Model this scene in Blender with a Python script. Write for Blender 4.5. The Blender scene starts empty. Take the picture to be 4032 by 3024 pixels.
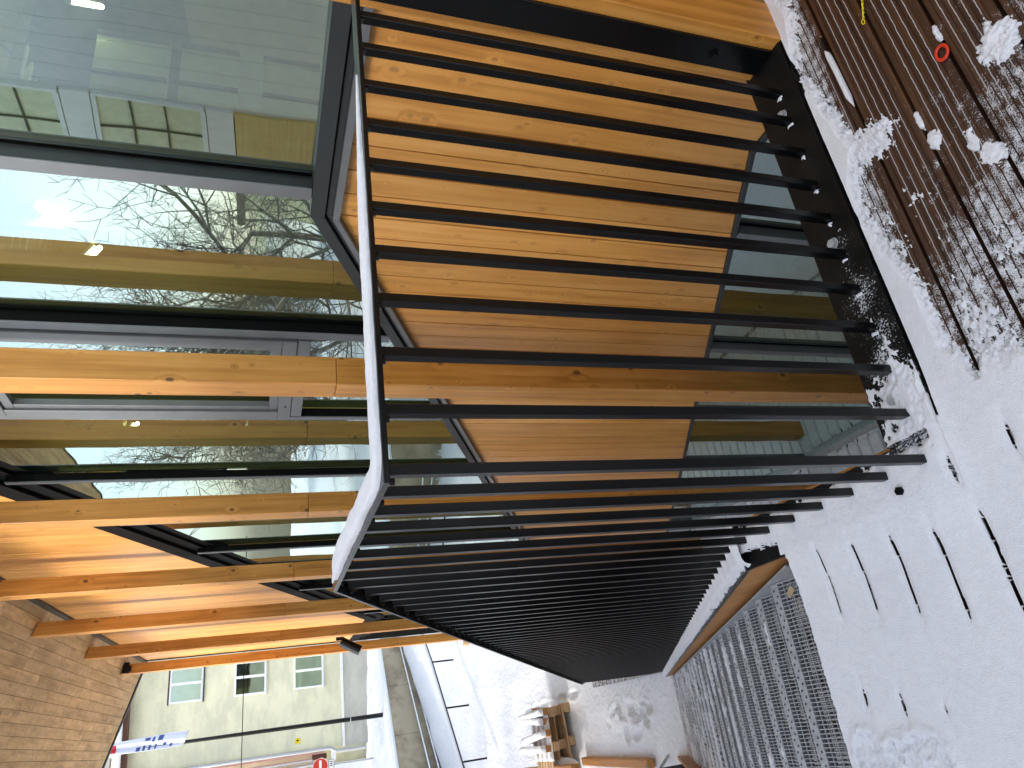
import bpy, bmesh, math, random
import numpy as np
from mathutils import Matrix, Vector
random.seed(7)
rng = np.random.default_rng(11)
sc = bpy.context.scene
C = sc.collection
H = 1.374            # eye height above the deck; the deck top is z = 0, the yard is about 3.83 m lower

# ------------------------------------------------------------------ camera
cam_d = bpy.data.cameras.new('camera'); cam = bpy.data.objects.new('camera', cam_d); C.objects.link(cam)
R0 = (-0.30508717, 0.13316115, -0.94296868); R1 = (0.44777611, 0.89395153, -0.01863385); R2 = (0.84048699, -0.42792379, -0.33235952)
cam.matrix_world = Matrix(((R0[0], -R1[0], -R2[0], 0), (R0[1], -R1[1], -R2[1], 0), (R0[2], -R1[2], -R2[2], H), (0, 0, 0, 1)))
cam_d.sensor_fit = 'HORIZONTAL'; cam_d.sensor_width = 36; cam_d.lens = 2817.8 / 4032 * 36
cam_d.clip_start = 0.02; cam_d.clip_end = 600
sc.camera = cam

# ------------------------------------------------------------------ light
EL, AZ = 27, 96       # sun elevation, direction it comes from, counted from +X towards +Y
w = bpy.data.worlds.new('World'); sc.world = w; w.use_nodes = True
nt = w.node_tree; bg = nt.nodes['Background']
sky = nt.nodes.new('ShaderNodeTexSky'); sky.sky_type = 'NISHITA'; sky.sun_disc = False
sky.sun_elevation = math.radians(EL); sky.sun_rotation = math.radians(90 - AZ)
sky.air_density = 1.0; sky.dust_density = 2.5; sky.ozone_density = 1.0
hsv = nt.nodes.new('ShaderNodeHueSaturation'); hsv.inputs['Saturation'].default_value = .62   # thin high cloud pales the blue
nt.links.new(sky.outputs[0], hsv.inputs['Color']); nt.links.new(hsv.outputs[0], bg.inputs[0]); bg.inputs[1].default_value = 0.15
sd = bpy.data.lights.new('sun', 'SUN'); sd.energy = 1.15; sd.angle = math.radians(5); sd.color = (1, 0.95, 0.88)
so = bpy.data.objects.new('sun', sd); C.objects.link(so)
sv = Vector((math.cos(math.radians(AZ)) * math.cos(math.radians(EL)), math.sin(math.radians(AZ)) * math.cos(math.radians(EL)), math.sin(math.radians(EL))))
so.rotation_euler = sv.to_track_quat('Z', 'Y').to_euler()
sc.view_settings.view_transform = 'Standard'; sc.view_settings.look = 'None'
sc.view_settings.gamma = 1; sc.view_settings.use_curve_mapping = False
sc.view_settings.exposure = 1.65
sc.cycles.max_bounces = 8; sc.cycles.transparent_max_bounces = 12; sc.cycles.glossy_bounces = 5
sc.cycles.use_denoising = True

# ------------------------------------------------------------------ materials
MATS = {}
def new_mat(name):
    m = bpy.data.materials.new(name); m.use_nodes = True; MATS[name] = m
    n = m.node_tree.nodes; return m, n, m.node_tree.links, n['Principled BSDF']
def nd(n, t, **k):
    x = n.new(t)
    for a, b in k.items(): setattr(x, a, b)
    return x
def ramp(n, pts):
    r = n.new('ShaderNodeValToRGB'); e = r.color_ramp.elements
    while len(e) < len(pts): e.new(0.5)
    for i, (p, c) in enumerate(pts): e[i].position = p; e[i].color = (*c, 1) if len(c) == 3 else c
    return r
def mixc(n, l, f, a, b, mode='MIX'):
    m = n.new('ShaderNodeMix'); m.data_type = 'RGBA'; m.blend_type = mode
    for s, v in ((m.inputs[0], f), (m.inputs[6], a), (m.inputs[7], b)):
        if hasattr(v, 'links') or hasattr(v, 'is_linked'): l.new(v, s)
        elif isinstance(v, (tuple, list)): s.default_value = (*v, 1)
        else: s.default_value = v
    return m.outputs[2]
def mth(n, l, op, a, b=None, clamp=False):
    m = n.new('ShaderNodeMath'); m.operation = op; m.use_clamp = clamp
    for s, v in ((m.inputs[0], a), (m.inputs[1], b)):
        if v is None: continue
        if hasattr(v, 'is_linked'): l.new(v, s)
        else: s.default_value = v
    return m.outputs[0]
def plain(name, col, rough=.6, metal=0., noise=0.12, scale=6., bump=0.0, spec=.5):
    m, n, l, b = new_mat(name)
    tc = nd(n, 'ShaderNodeNewGeometry'); nz = nd(n, 'ShaderNodeTexNoise'); nz.inputs['Scale'].default_value = scale; nz.inputs['Detail'].default_value = 6
    l.new(tc.outputs['Position'], nz.inputs['Vector'])
    c0 = tuple(max(0, x * (1 - noise)) for x in col); c1 = tuple(min(1, x * (1 + noise)) for x in col)
    r = ramp(n, [(.3, c0), (.7, c1)]); l.new(nz.outputs[0], r.inputs[0]); l.new(r.outputs[0], b.inputs['Base Color'])
    b.inputs['Roughness'].default_value = rough; b.inputs['Metallic'].default_value = metal; b.inputs['Specular IOR Level'].default_value = spec
    rr = mth(n, l, 'MULTIPLY_ADD', nz.outputs[0], .2); n[-1] if False else None
    if bump:
        bp = nd(n, 'ShaderNodeBump'); bp.inputs['Strength'].default_value = bump; bp.inputs['Distance'].default_value = .004
        l.new(nz.outputs[0], bp.inputs['Height']); l.new(bp.outputs[0], b.inputs['Normal'])
    return m
def wood(name, axis, dark, mid, light, knot, rough=.4, gscale=1., knots=1., weather=None, spec=.5, knotsize=1.0):
    """timber with the grain along `axis` (0,1,2) in object space, shifted per object"""
    m, n, l, b = new_mat(name)
    tc = nd(n, 'ShaderNodeTexCoord'); oi = nd(n, 'ShaderNodeObjectInfo')
    comb = nd(n, 'ShaderNodeCombineXYZ')
    r1 = mth(n, l, 'MULTIPLY', oi.outputs['Random'], 37.0); r2 = mth(n, l, 'MULTIPLY', oi.outputs['Random'], 91.0); r3 = mth(n, l, 'MULTIPLY', oi.outputs['Random'], 13.0)
    for i, r in enumerate((r1, r2, r3)): l.new(r, comb.inputs[i])
    add = nd(n, 'ShaderNodeVectorMath', operation='ADD'); l.new(tc.outputs['Object'], add.inputs[0]); l.new(comb.outputs[0], add.inputs[1])
    # knots: cells stretched along the grain
    sp = nd(n, 'ShaderNodeSeparateXYZ'); l.new(add.outputs[0], sp.inputs[0]); oth = [i for i in range(3) if i != axis]
    uu = mth(n, l, 'MULTIPLY', mth(n, l, 'ADD', sp.outputs[oth[0]], sp.outputs[oth[1]]), 7.0 / knotsize); vv = mth(n, l, 'MULTIPLY', sp.outputs[axis], 5.0 / knotsize)
    kc = nd(n, 'ShaderNodeCombineXYZ'); l.new(uu, kc.inputs[0]); l.new(vv, kc.inputs[1])
    vo = nd(n, 'ShaderNodeTexVoronoi'); vo.voronoi_dimensions = '2D'; vo.inputs['Scale'].default_value = 1; l.new(kc.outputs[0], vo.inputs['Vector'])
    sc_ = nd(n, 'ShaderNodeSeparateColor'); l.new(vo.outputs['Color'], sc_.inputs[0])
    krad = mth(n, l, 'MULTIPLY', mth(n, l, 'POWER', sc_.outputs[0], 1.5), .11); krad = mth(n, l, 'ADD', krad, .004)
    kn = nd(n, 'ShaderNodeTexNoise'); kn.inputs['Scale'].default_value = 60; l.new(add.outputs[0], kn.inputs['Vector'])
    kdist = mth(n, l, 'ADD', vo.outputs['Distance'], mth(n, l, 'MULTIPLY', mth(n, l, 'SUBTRACT', kn.outputs[0], .5), .05))
    kd = mth(n, l, 'SMOOTH_MIN', 1.0, mth(n, l, 'MULTIPLY', mth(n, l, 'SUBTRACT', krad, kdist), 22, True)); kd = mth(n, l, 'MULTIPLY', mth(n, l, 'SUBTRACT', krad, kdist), 22, True)
    halo = mth(n, l, 'SUBTRACT', 1.0, mth(n, l, 'DIVIDE', vo.outputs['Distance'], mth(n, l, 'ADD', mth(n, l, 'MULTIPLY', krad, 3.0), .02), True), True)
    # grain, bent round the knots
    mg = nd(n, 'ShaderNodeMapping'); s = [26 * gscale] * 3; s[axis] = 1.1 * gscale; mg.inputs['Scale'].default_value = s; l.new(add.outputs[0], mg.inputs[0])
    off = nd(n, 'ShaderNodeVectorMath', operation='ADD'); hv = nd(n, 'ShaderNodeCombineXYZ'); hm = mth(n, l, 'MULTIPLY', halo, 1.1)
    for i in range(3): l.new(hm, hv.inputs[i])
    l.new(mg.outputs[0], off.inputs[0]); l.new(hv.outputs[0], off.inputs[1])
    nz = nd(n, 'ShaderNodeTexNoise'); nz.inputs['Scale'].default_value = 1; nz.inputs['Detail'].default_value = 7; nz.inputs['Roughness'].default_value = .62; nz.inputs['Distortion'].default_value = .35
    l.new(off.outputs[0], nz.inputs['Vector'])
    big = nd(n, 'ShaderNodeTexNoise'); big.inputs['Scale'].default_value = 2.2; big.inputs['Detail'].default_value = 4; l.new(add.outputs[0], big.inputs['Vector'])
    g = mth(n, l, 'ADD', mth(n, l, 'MULTIPLY', nz.outputs[0], .72), mth(n, l, 'MULTIPLY', big.outputs[0], .28))
    r = ramp(n, [(.33, dark), (.5, mid), (.66, light)]); l.new(g, r.inputs[0])
    tint = mth(n, l, 'ADD', mth(n, l, 'MULTIPLY', oi.outputs['Random'], .22), .89)
    tn = nd(n, 'ShaderNodeVectorMath', operation='SCALE'); l.new(r.outputs[0], tn.inputs[0]); l.new(tint, tn.inputs[3])
    c = mixc(n, l, mth(n, l, 'MULTIPLY', kd, .85 * knots, True), tn.outputs[0], knot)
    if weather:
        wz = nd(n, 'ShaderNodeTexNoise'); wz.inputs['Scale'].default_value = 9; wz.inputs['Detail'].default_value = 8; wz.inputs['Roughness'].default_value = .7; l.new(add.outputs[0], wz.inputs['Vector'])
        wr = ramp(n, [(.45, (0, 0, 0)), (.72, (1, 1, 1))]); l.new(wz.outputs[0], wr.inputs[0])
        c = mixc(n, l, mth(n, l, 'MULTIPLY', wr.outputs[0], .8), c, weather)
    l.new(c, b.inputs['Base Color'])
    b.inputs['Specular IOR Level'].default_value = spec
    rg = mth(n, l, 'ADD', mth(n, l, 'MULTIPLY', nz.outputs[0], .25), rough - .1); l.new(rg, b.inputs['Roughness'])
    bp = nd(n, 'ShaderNodeBump'); bp.inputs['Strength'].default_value = .35; bp.inputs['Distance'].default_value = .0015
    l.new(nz.outputs[0], bp.inputs['Height']); l.new(bp.outputs[0], b.inputs['Normal'])
    return m

KN = (.13, .048, .014)
wood('clad', 2, (.40, .165, .030), (.62, .285, .060), (.70, .36, .10), (.34, .16, .05), rough=.33, knots=.8, knotsize=.9)
wood('post', 2, (.32, .125, .018), (.53, .228, .040), (.64, .32, .08), KN, rough=.42, knots=1.1, knotsize=1.15)
wood('board_x', 0, (.32, .13, .03), (.45, .20, .055), (.52, .27, .09), KN, rough=.55)
wood('rough_y', 0, (.34, .22, .095), (.62, .44, .21), (.76, .57, .32), (.26, .15, .07), rough=.7, gscale=.45, weather=(.42, .29, .17), knots=.3)
wood('pallet', 1, (.36, .22, .11), (.52, .34, .18), (.62, .42, .24), KN, rough=.8)
wood('indoor', 2, (.50, .30, .11), (.62, .40, .16), (.70, .50, .24), (.30, .15, .05), rough=.5)
wood('indoor_board', 0, (.50, .34, .12), (.62, .45, .17), (.68, .52, .24), (.3, .16, .05), rough=.5)
plain('black_steel', (.0018, .002, .0022), rough=.30, noise=.3, scale=30, spec=.35)
plain('grey_board', (.78, .80, .80), rough=.7, noise=.05)
plain('plate_steel', (.010, .010, .010), rough=.55, noise=.5, scale=60, bump=.35)
plain('alu_grey', (.17, .18, .185), rough=.34, metal=.35, noise=.08, scale=10)
plain('alu_dark', (.03, .035, .036), rough=.4, metal=.2, noise=.1)
plain('matt_black', (.003, .003, .003), rough=.7, spec=.12)
plain('void', (.012, .009, .007), rough=.9)
plain('galv', (.40, .41, .42), rough=.5, metal=.25, noise=.18, scale=45)
plain('hole_shade', (.02, .018, .016), rough=.9)
plain('under', (.05, .043, .038), rough=.9, noise=.25, scale=12)
plain('pipe_steel', (.55, .55, .56), rough=.3, metal=.8)
plain('white_paint', (.78, .80, .80), rough=.5, noise=.04)
plain('ceiling', (.55, .55, .52), rough=.8, noise=.05)
plain('slat', (.72, .68, .58), rough=.7, noise=.05)
plain('plaster_in', (.55, .52, .44), rough=.8)
plain('floor_in', (.20, .17, .13), rough=.6)
plain('green_in', (.66, .70, .50), rough=.7)
plain('red', (.62, .035, .012), rough=.35)
plain('yellow', (.80, .62, .02), rough=.4)
plain('flag_white', (.72, .74, .84), rough=.8, noise=.03)
plain('flag_blue', (.06, .09, .28), rough=.8)
plain('flag_red', (.65, .03, .05), rough=.8)
plain('sign_white', (.8, .8, .8), rough=.4, noise=.02)
plain('roof_brown', (.09, .035, .022), rough=.7)
plain('pink', (.55, .30, .25), rough=.7)
plain('curtain', (.42, .43, .42), rough=.9, noise=.35, scale=3)
plain('room_dark', (.03, .032, .025), rough=.9)
plain('bark', (.13, .11, .10), rough=.9, noise=.4, scale=8)
plain('ochre', (.84, .76, .46), rough=.85, noise=.1, scale=1)
plain('leaf', (.5, .36, .2), rough=.8)

def snow_mat(name, base, grain, fine=420., dist=.0012):
    m, n, l, b = new_mat(name)
    g = nd(n, 'ShaderNodeNewGeometry')
    a = nd(n, 'ShaderNodeTexNoise'); a.inputs['Scale'].default_value = fine; a.inputs['Detail'].default_value = 3; l.new(g.outputs['Position'], a.inputs['Vector'])
    c = nd(n, 'ShaderNodeTexNoise'); c.inputs['Scale'].default_value = fine / 9; c.inputs['Detail'].default_value = 5; l.new(g.outputs['Position'], c.inputs['Vector'])
    s = mth(n, l, 'ADD', a.outputs[0], c.outputs[0])
    r = ramp(n, [(.35, tuple(x * .93 for x in base)), (.65, base)]); l.new(mth(n, l, 'MULTIPLY', s, .5), r.inputs[0]); l.new(r.outputs[0], b.inputs['Base Color'])
    b.inputs['Roughness'].default_value = .75; b.inputs['Specular IOR Level'].default_value = .25
    bp = nd(n, 'ShaderNodeBump'); bp.inputs['Strength'].default_value = grain; bp.inputs['Distance'].default_value = dist
    l.new(s, bp.inputs['Height']); l.new(bp.outputs[0], b.inputs['Normal'])
    return m
snow_mat('snow', (.80, .79, .81), .8, 420., .0026)
snow_mat('snow_far', (.78, .80, .83), .8, 12., .03)

def stucco(name, base, dirt):
    m, n, l, b = new_mat(name)
    g = nd(n, 'ShaderNodeNewGeometry'); mp = nd(n, 'ShaderNodeMapping'); mp.inputs['Scale'].default_value = (1, .55, 1.3); l.new(g.outputs['Position'], mp.inputs[0])
    a = nd(n, 'ShaderNodeTexNoise'); a.inputs['Scale'].default_value = 1.1; a.inputs['Detail'].default_value = 9; a.inputs['Roughness'].default_value = .65; l.new(mp.outputs[0], a.inputs['Vector'])
    f = nd(n, 'ShaderNodeTexNoise'); f.inputs['Scale'].default_value = 30; f.inputs['Detail'].default_value = 4; l.new(g.outputs['Position'], f.inputs['Vector'])
    r = ramp(n, [(.40, dirt), (.56, base)]); l.new(a.outputs[0], r.inputs[0])
    l.new(mixc(n, l, mth(n, l, 'MULTIPLY', f.outputs[0], .12), r.outputs[0], dirt), b.inputs['Base Color'])
    b.inputs['Roughness'].default_value = .9
    bp = nd(n, 'ShaderNodeBump'); bp.inputs['Strength'].default_value = .4; bp.inputs['Distance'].default_value = .01; l.new(f.outputs[0], bp.inputs['Height']); l.new(bp.outputs[0], b.inputs['Normal'])
stucco('cream', (.74, .71, .50), (.60, .58, .42)); stucco('plinth', (.52, .51, .45), (.42, .41, .36)); stucco('concrete', (.42, .35, .25), (.25, .20, .14))

def glass_mat():
    m, n, l, b = new_mat('glass'); n.remove(b)
    out = n['Material Output']; g = nd(n, 'ShaderNodeNewGeometry')
    nz = nd(n, 'ShaderNodeTexNoise'); nz.inputs['Scale'].default_value = 1.7; nz.inputs['Detail'].default_value = 1; l.new(g.outputs['Position'], nz.inputs['Vector'])
    bp = nd(n, 'ShaderNodeBump'); bp.inputs['Strength'].default_value = .25; bp.inputs['Distance'].default_value = .010; l.new(nz.outputs[0], bp.inputs['Height'])
    gl = nd(n, 'ShaderNodeBsdfGlossy'); gl.inputs['Roughness'].default_value = 0; gl.inputs['Color'].default_value = (.80, .95, .90, 1); l.new(bp.outputs[0], gl.inputs['Normal'])
    tr = nd(n, 'ShaderNodeBsdfTransparent'); tr.inputs['Color'].default_value = (.62, .74, .66, 1)
    fr = nd(n, 'ShaderNodeFresnel'); fr.inputs['IOR'].default_value = 1.9
    fac = mth(n, l, 'ADD', mth(n, l, 'MULTIPLY', fr.outputs[0], 1.2), .36, True); fac = mth(n, l, 'MULTIPLY', fac, mth(n, l, 'SUBTRACT', 1.0, g.outputs['Backfacing']))   # one coating, on the outer face
    mx = nd(n, 'ShaderNodeMixShader'); l.new(fac, mx.inputs[0]); l.new(tr.outputs[0], mx.inputs[1]); l.new(gl.outputs[0], mx.inputs[2]); l.new(mx.outputs[0], out.inputs[0])
glass_mat()
def emit_mat():
    m, n, l, b = new_mat('led'); b.inputs['Base Color'].default_value = (1, 1, .8, 1)
    b.inputs['Emission Color'].default_value = (1, .93, .62, 1); b.inputs['Emission Strength'].default_value = 11
emit_mat()

def deck_mat():
    """dark stained boards, frost held in the grooves, thin snow dusting with its own outline"""
    m, n, l, b = new_mat('deck')
    g = nd(n, 'ShaderNodeNewGeometry'); P = g.outputs['Position']; oi = nd(n, 'ShaderNodeObjectInfo')
    sep = nd(n, 'ShaderNodeSeparateXYZ'); l.new(P, sep.inputs[0]); X, Y, Z = sep.outputs
    mp = nd(n, 'ShaderNodeMapping'); mp.inputs['Scale'].default_value = (60, 2.2, 30); l.new(P, mp.inputs[0])
    gr = nd(n, 'ShaderNodeTexNoise'); gr.inputs['Scale'].default_value = 1; gr.inputs['Detail'].default_value = 7; l.new(mp.outputs[0], gr.inputs['Vector'])
    r = ramp(n, [(.3, (.024, .0085, .003)), (.55, (.060, .022, .008)), (.75, (.11, .046, .018))]); l.new(gr.outputs[0], r.inputs[0])
    big = nd(n, 'ShaderNodeTexNoise'); big.inputs['Scale'].default_value = 5; big.inputs['Detail'].default_value = 5; l.new(P, big.inputs['Vector'])
    fine = nd(n, 'ShaderNodeTexNoise'); fine.inputs['Scale'].default_value = 300; fine.inputs['Detail'].default_value = 4; fine.inputs['Roughness'].default_value = .7; l.new(P, fine.inputs['Vector'])
    midn = nd(n, 'ShaderNodeTexNoise'); midn.inputs['Scale'].default_value = 38; midn.inputs['Detail'].default_value = 5; l.new(P, midn.inputs['Vector'])
    # dusting grows towards +Y and away from the dry strip by the balustrade
    t = mth(n, l, 'MULTIPLY', mth(n, l, 'ADD', Y, 1.34), 1.7)
    t = mth(n, l, 'SUBTRACT', t, mth(n, l, 'MULTIPLY', mth(n, l, 'SUBTRACT', X, .62), 1.3))
    t = mth(n, l, 'ADD', t, mth(n, l, 'MULTIPLY', mth(n, l, 'SUBTRACT', big.outputs[0], .5), 1.3))
    edge = mth(n, l, 'MULTIPLY', mth(n, l, 'SUBTRACT', mth(n, l, 'ADD', X, mth(n, l, 'MULTIPLY', mth(n, l, 'SUBTRACT', big.outputs[0], .5), .10)), .915), 14)
    t = mth(n, l, 'MAXIMUM', t, mth(n, l, 'MINIMUM', edge, .7))
    t = mth(n, l, 'MINIMUM', mth(n, l, 'MAXIMUM', t, 0.), .66)
    v = mth(n, l, 'ADD', mth(n, l, 'MULTIPLY', fine.outputs[0], .6), mth(n, l, 'MULTIPLY', midn.outputs[0], .4))
    thr = mth(n, l, 'SUBTRACT', .70, mth(n, l, 'MULTIPLY', t, .36))
    mask = mth(n, l, 'MULTIPLY', mth(n, l, 'SUBTRACT', v, thr), 14, True)
    # frost in the grooves (5 per board)
    wob = mth(n, l, 'MULTIPLY', mth(n, l, 'SUBTRACT', midn.outputs[0], .5), .0042)
    fx = mth(n, l, 'FRACT', mth(n, l, 'DIVIDE', mth(n, l, 'SUBTRACT', mth(n, l, 'ADD', X, wob), .0936), .0197))
    lin = mth(n, l, 'LESS_THAN', mth(n, l, 'ABSOLUTE', mth(n, l, 'SUBTRACT', fx, .5)), mth(n, l, 'MULTIPLY', fine.outputs[0], .10))
    bx = mth(n, l, 'FRACT', mth(n, l, 'DIVIDE', mth(n, l, 'SUBTRACT', X, .094), .118))
    inb = mth(n, l, 'LESS_THAN', mth(n, l, 'ABSOLUTE', mth(n, l, 'SUBTRACT', bx, .5)), .40)
    keep = mth(n, l, 'GREATER_THAN', midn.outputs[0], .30)
    lin = mth(n, l, 'MULTIPLY', mth(n, l, 'MULTIPLY', lin, inb), mth(n, l, 'MULTIPLY', keep, .6))
    mask = mth(n, l, 'MAXIMUM', mask, lin)
    nv = nd(n, 'ShaderNodeSeparateXYZ'); l.new(g.outputs['Normal'], nv.inputs[0])
    mask = mth(n, l, 'MULTIPLY', mask, mth(n, l, 'GREATER_THAN', nv.outputs[2], .6))
    c = mixc(n, l, mask, r.outputs[0], (.70, .70, .72)); l.new(c, b.inputs['Base Color'])
    b.inputs['Roughness'].default_value = .55
    bp = nd(n, 'ShaderNodeBump'); bp.inputs['Strength'].default_value = .6; bp.inputs['Distance'].default_value = .002
    l.new(mth(n, l, 'ADD', mth(n, l, 'MULTIPLY', gr.outputs[0], .4), mask), bp.inputs['Height']); l.new(bp.outputs[0], b.inputs['Normal'])
deck_mat()
def dusted_plate():
    m, n, l, b = new_mat('plate_dusted')
    g = nd(n, 'ShaderNodeNewGeometry'); P = g.outputs['Position']
    sep = nd(n, 'ShaderNodeSeparateXYZ'); l.new(P, sep.inputs[0]); X, Y, Z = sep.outputs
    fine = nd(n, 'ShaderNodeTexNoise'); fine.inputs['Scale'].default_value = 190; fine.inputs['Detail'].default_value = 5; fine.inputs['Roughness'].default_value = .7; l.new(P, fine.inputs['Vector'])
    big = nd(n, 'ShaderNodeTexNoise'); big.inputs['Scale'].default_value = 14; big.inputs['Detail'].default_value = 4; l.new(P, big.inputs['Vector'])
    t = mth(n, l, 'MULTIPLY', mth(n, l, 'ADD', Y, 1.25), 1.5)
    t = mth(n, l, 'ADD', t, mth(n, l, 'MULTIPLY', mth(n, l, 'SUBTRACT', big.outputs[0], .5), 1.6))
    t = mth(n, l, 'SUBTRACT', t, mth(n, l, 'MULTIPLY', mth(n, l, 'ABSOLUTE', mth(n, l, 'SUBTRACT', X, 1.09)), 7))
    t = mth(n, l, 'MINIMUM', mth(n, l, 'MAXIMUM', t, 0.), 1.)
    mask = mth(n, l, 'MULTIPLY', mth(n, l, 'SUBTRACT', fine.outputs[0], mth(n, l, 'SUBTRACT', .72, mth(n, l, 'MULTIPLY', t, .27))), 16, True)
    r = ramp(n, [(.3, (.003, .003, .003)), (.8, (.010, .010, .009))]); l.new(big.outputs[0], r.inputs[0])
    l.new(mixc(n, l, mask, r.outputs[0], (.6, .6, .62)), b.inputs['Base Color']); b.inputs['Roughness'].default_value = .5; b.inputs['Specular IOR Level'].default_value = .15
    bp = nd(n, 'ShaderNodeBump'); bp.inputs['Strength'].default_value = .5; bp.inputs['Distance'].default_value = .002; l.new(fine.outputs[0], bp.inputs['Height']); l.new(bp.outputs[0], b.inputs['Normal'])
dusted_plate()

# ------------------------------------------------------------------ mesh helpers
def put(name, me, mat, parent=None, loc=(0, 0, 0), kind=None, label=None):
    o = bpy.data.objects.new(name, me); C.objects.link(o)
    if mat:
        mats = mat if isinstance(mat, (list, tuple)) else [mat]
        if not me.materials:
            for m in mats: me.materials.append(MATS[m])
    o.location = loc
    if parent: o.parent = parent
    if kind: o['kind'] = kind
    if label: o['label'] = label
    return o
def thing(name, label, cat, loc=(0, 0, 0), group=None, kind=None):
    o = bpy.data.objects.new(name, None); C.objects.link(o); o.location = loc; o.empty_display_size = .1
    if label: o['label'] = label
    if cat: o['category'] = cat
    if group: o['group'] = group
    if kind: o['kind'] = kind
    return o
def tag(o, label, cat=None, group=None, kind=None):
    o['label'] = label
    if cat: o['category'] = cat
    if group: o['group'] = group
    if kind: o['kind'] = kind
    return o
class MB:
    def __init__(s): s.v = []; s.f = []; s.mi = []
    def quadbox(s, lo, hi, mi=0):
        x0, y0, z0 = lo; x1, y1, z1 = hi; b = len(s.v)
        s.v += [(x0, y0, z0), (x1, y0, z0), (x1, y1, z0), (x0, y1, z0), (x0, y0, z1), (x1, y0, z1), (x1, y1, z1), (x0, y1, z1)]
        for q in ((3, 2, 1, 0), (4, 5, 6, 7), (0, 1, 5, 4), (1, 2, 6, 5), (2, 3, 7, 6), (3, 0, 4, 7)): s.f.append(tuple(b + i for i in q)); s.mi.append(mi)
        return s
    def prism(s, poly, y0, y1, mi=0):
        """polygon in XZ extruded along Y"""
        b = len(s.v); n = len(poly)
        s.v += [(x, y0, z) for x, z in poly] + [(x, y1, z) for x, z in poly]
        s.f.append(tuple(b + i for i in range(n))); s.f.append(tuple(b + n + i for i in reversed(range(n)))); s.mi += [mi, mi]
        for i in range(n):
            j = (i + 1) % n; s.f.append((b + j, b + i, b + n + i, b + n + j)); s.mi.append(mi)
        return s
    def hexa(s, p, mi=0):
        b = len(s.v); s.v += [tuple(q) for q in p]
        for q in ((3, 2, 1, 0), (4, 5, 6, 7), (0, 1, 5, 4), (1, 2, 6, 5), (2, 3, 7, 6), (3, 0, 4, 7)): s.f.append(tuple(b + i for i in q)); s.mi.append(mi)
        return s
    def cyl(s, a, c, r, n=10, r2=None, mi=0, cap=True):
        a = Vector(a); c = Vector(c); d = (c - a).normalized(); u = d.orthogonal().normalized(); v = d.cross(u); r2 = r if r2 is None else r2; b = len(s.v)
        for i in range(n):
            t = 2 * math.pi * i / n; s.v.append(tuple(a + (u * math.cos(t) + v * math.sin(t)) * r))
        for i in range(n):
            t = 2 * math.pi * i / n; s.v.append(tuple(c + (u * math.cos(t) + v * math.sin(t)) * r2))
        for i in range(n): s.f.append((b + i, b + (i + 1) % n, b + n + (i + 1) % n, b + n + i)); s.mi.append(mi)
        if cap: s.f.append(tuple(b + i for i in reversed(range(n)))); s.f.append(tuple(b + n + i for i in range(n))); s.mi += [mi, mi]
        return s
    def mesh(s, name, recentre=False, bevel=0, smooth=False):
        me = bpy.data.meshes.new(name); me.from_pydata(s.v, [], s.f)
        me.polygons.foreach_set('material_index', s.mi)
        bm = bmesh.new(); bm.from_mesh(me); bmesh.ops.recalc_face_normals(bm, faces=bm.faces)
        if bevel: bmesh.ops.bevel(bm, geom=bm.edges, offset=bevel, segments=1, affect='EDGES', clamp_overlap=True)
        bm.to_mesh(me); bm.free()
        if smooth: me.polygons.foreach_set('use_smooth', [True] * len(me.polygons))
        return me
def boxo(name, lo, hi, mat, parent=None, bevel=0, **k):
    """box whose origin is its low corner"""
    d = tuple(hi[i] - lo[i] for i in range(3))
    return put(name, MB().quadbox((0, 0, 0), d).mesh(name, bevel=bevel), mat, parent, lo, **k)
def prismo(name, poly, y0, y1, mat, parent=None, bevel=0, **k):
    x0, z0 = poly[0]
    return put(name, MB().prism([(x - x0, z - z0) for x, z in poly], 0, y1 - y0).mesh(name, bevel=bevel), mat, parent, (x0, y0, z0), **k)
def cylo(name, a, c, r, mat, parent=None, n=12, **k):
    a = Vector(a); c = Vector(c)
    return put(name, MB().cyl((0, 0, 0), c - a, r, n).mesh(name, smooth=False), mat, parent, tuple(a), **k)
def Z(p): return [(x, z + H) for x, z in p]

def vnoise(x, y, seed=0):
    xi = np.floor(x).astype(np.int64); yi = np.floor(y).astype(np.int64); fx = x - xi; fy = y - yi
    fx = fx * fx * (3 - 2 * fx); fy = fy * fy * (3 - 2 * fy)
    def h(a, b):
        k = (a * 374761393 + b * 668265263 + seed * 1274126177) & 0x7fffffff
        k = ((k ^ (k >> 13)) * 1274126177) & 0x7fffffff
        return ((k ^ (k >> 16)) & 0xffff) / 65535.0
    return (h(xi, yi) * (1 - fx) + h(xi + 1, yi) * fx) * (1 - fy) + (h(xi, yi + 1) * (1 - fx) + h(xi + 1, yi + 1) * fx) * fy
def fbm(x, y, f, o=4, seed=0, g=.5):
    s = 0; a = 1; t = 0
    for i in range(o): s = s + a * vnoise(x * f, y * f, seed + i); t += a; a *= g; f *= 2.03
    return s / t
def sstep(a, b, x): t = np.clip((x - a) / (b - a), 0, 1); return t * t * (3 - 2 * t)
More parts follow.
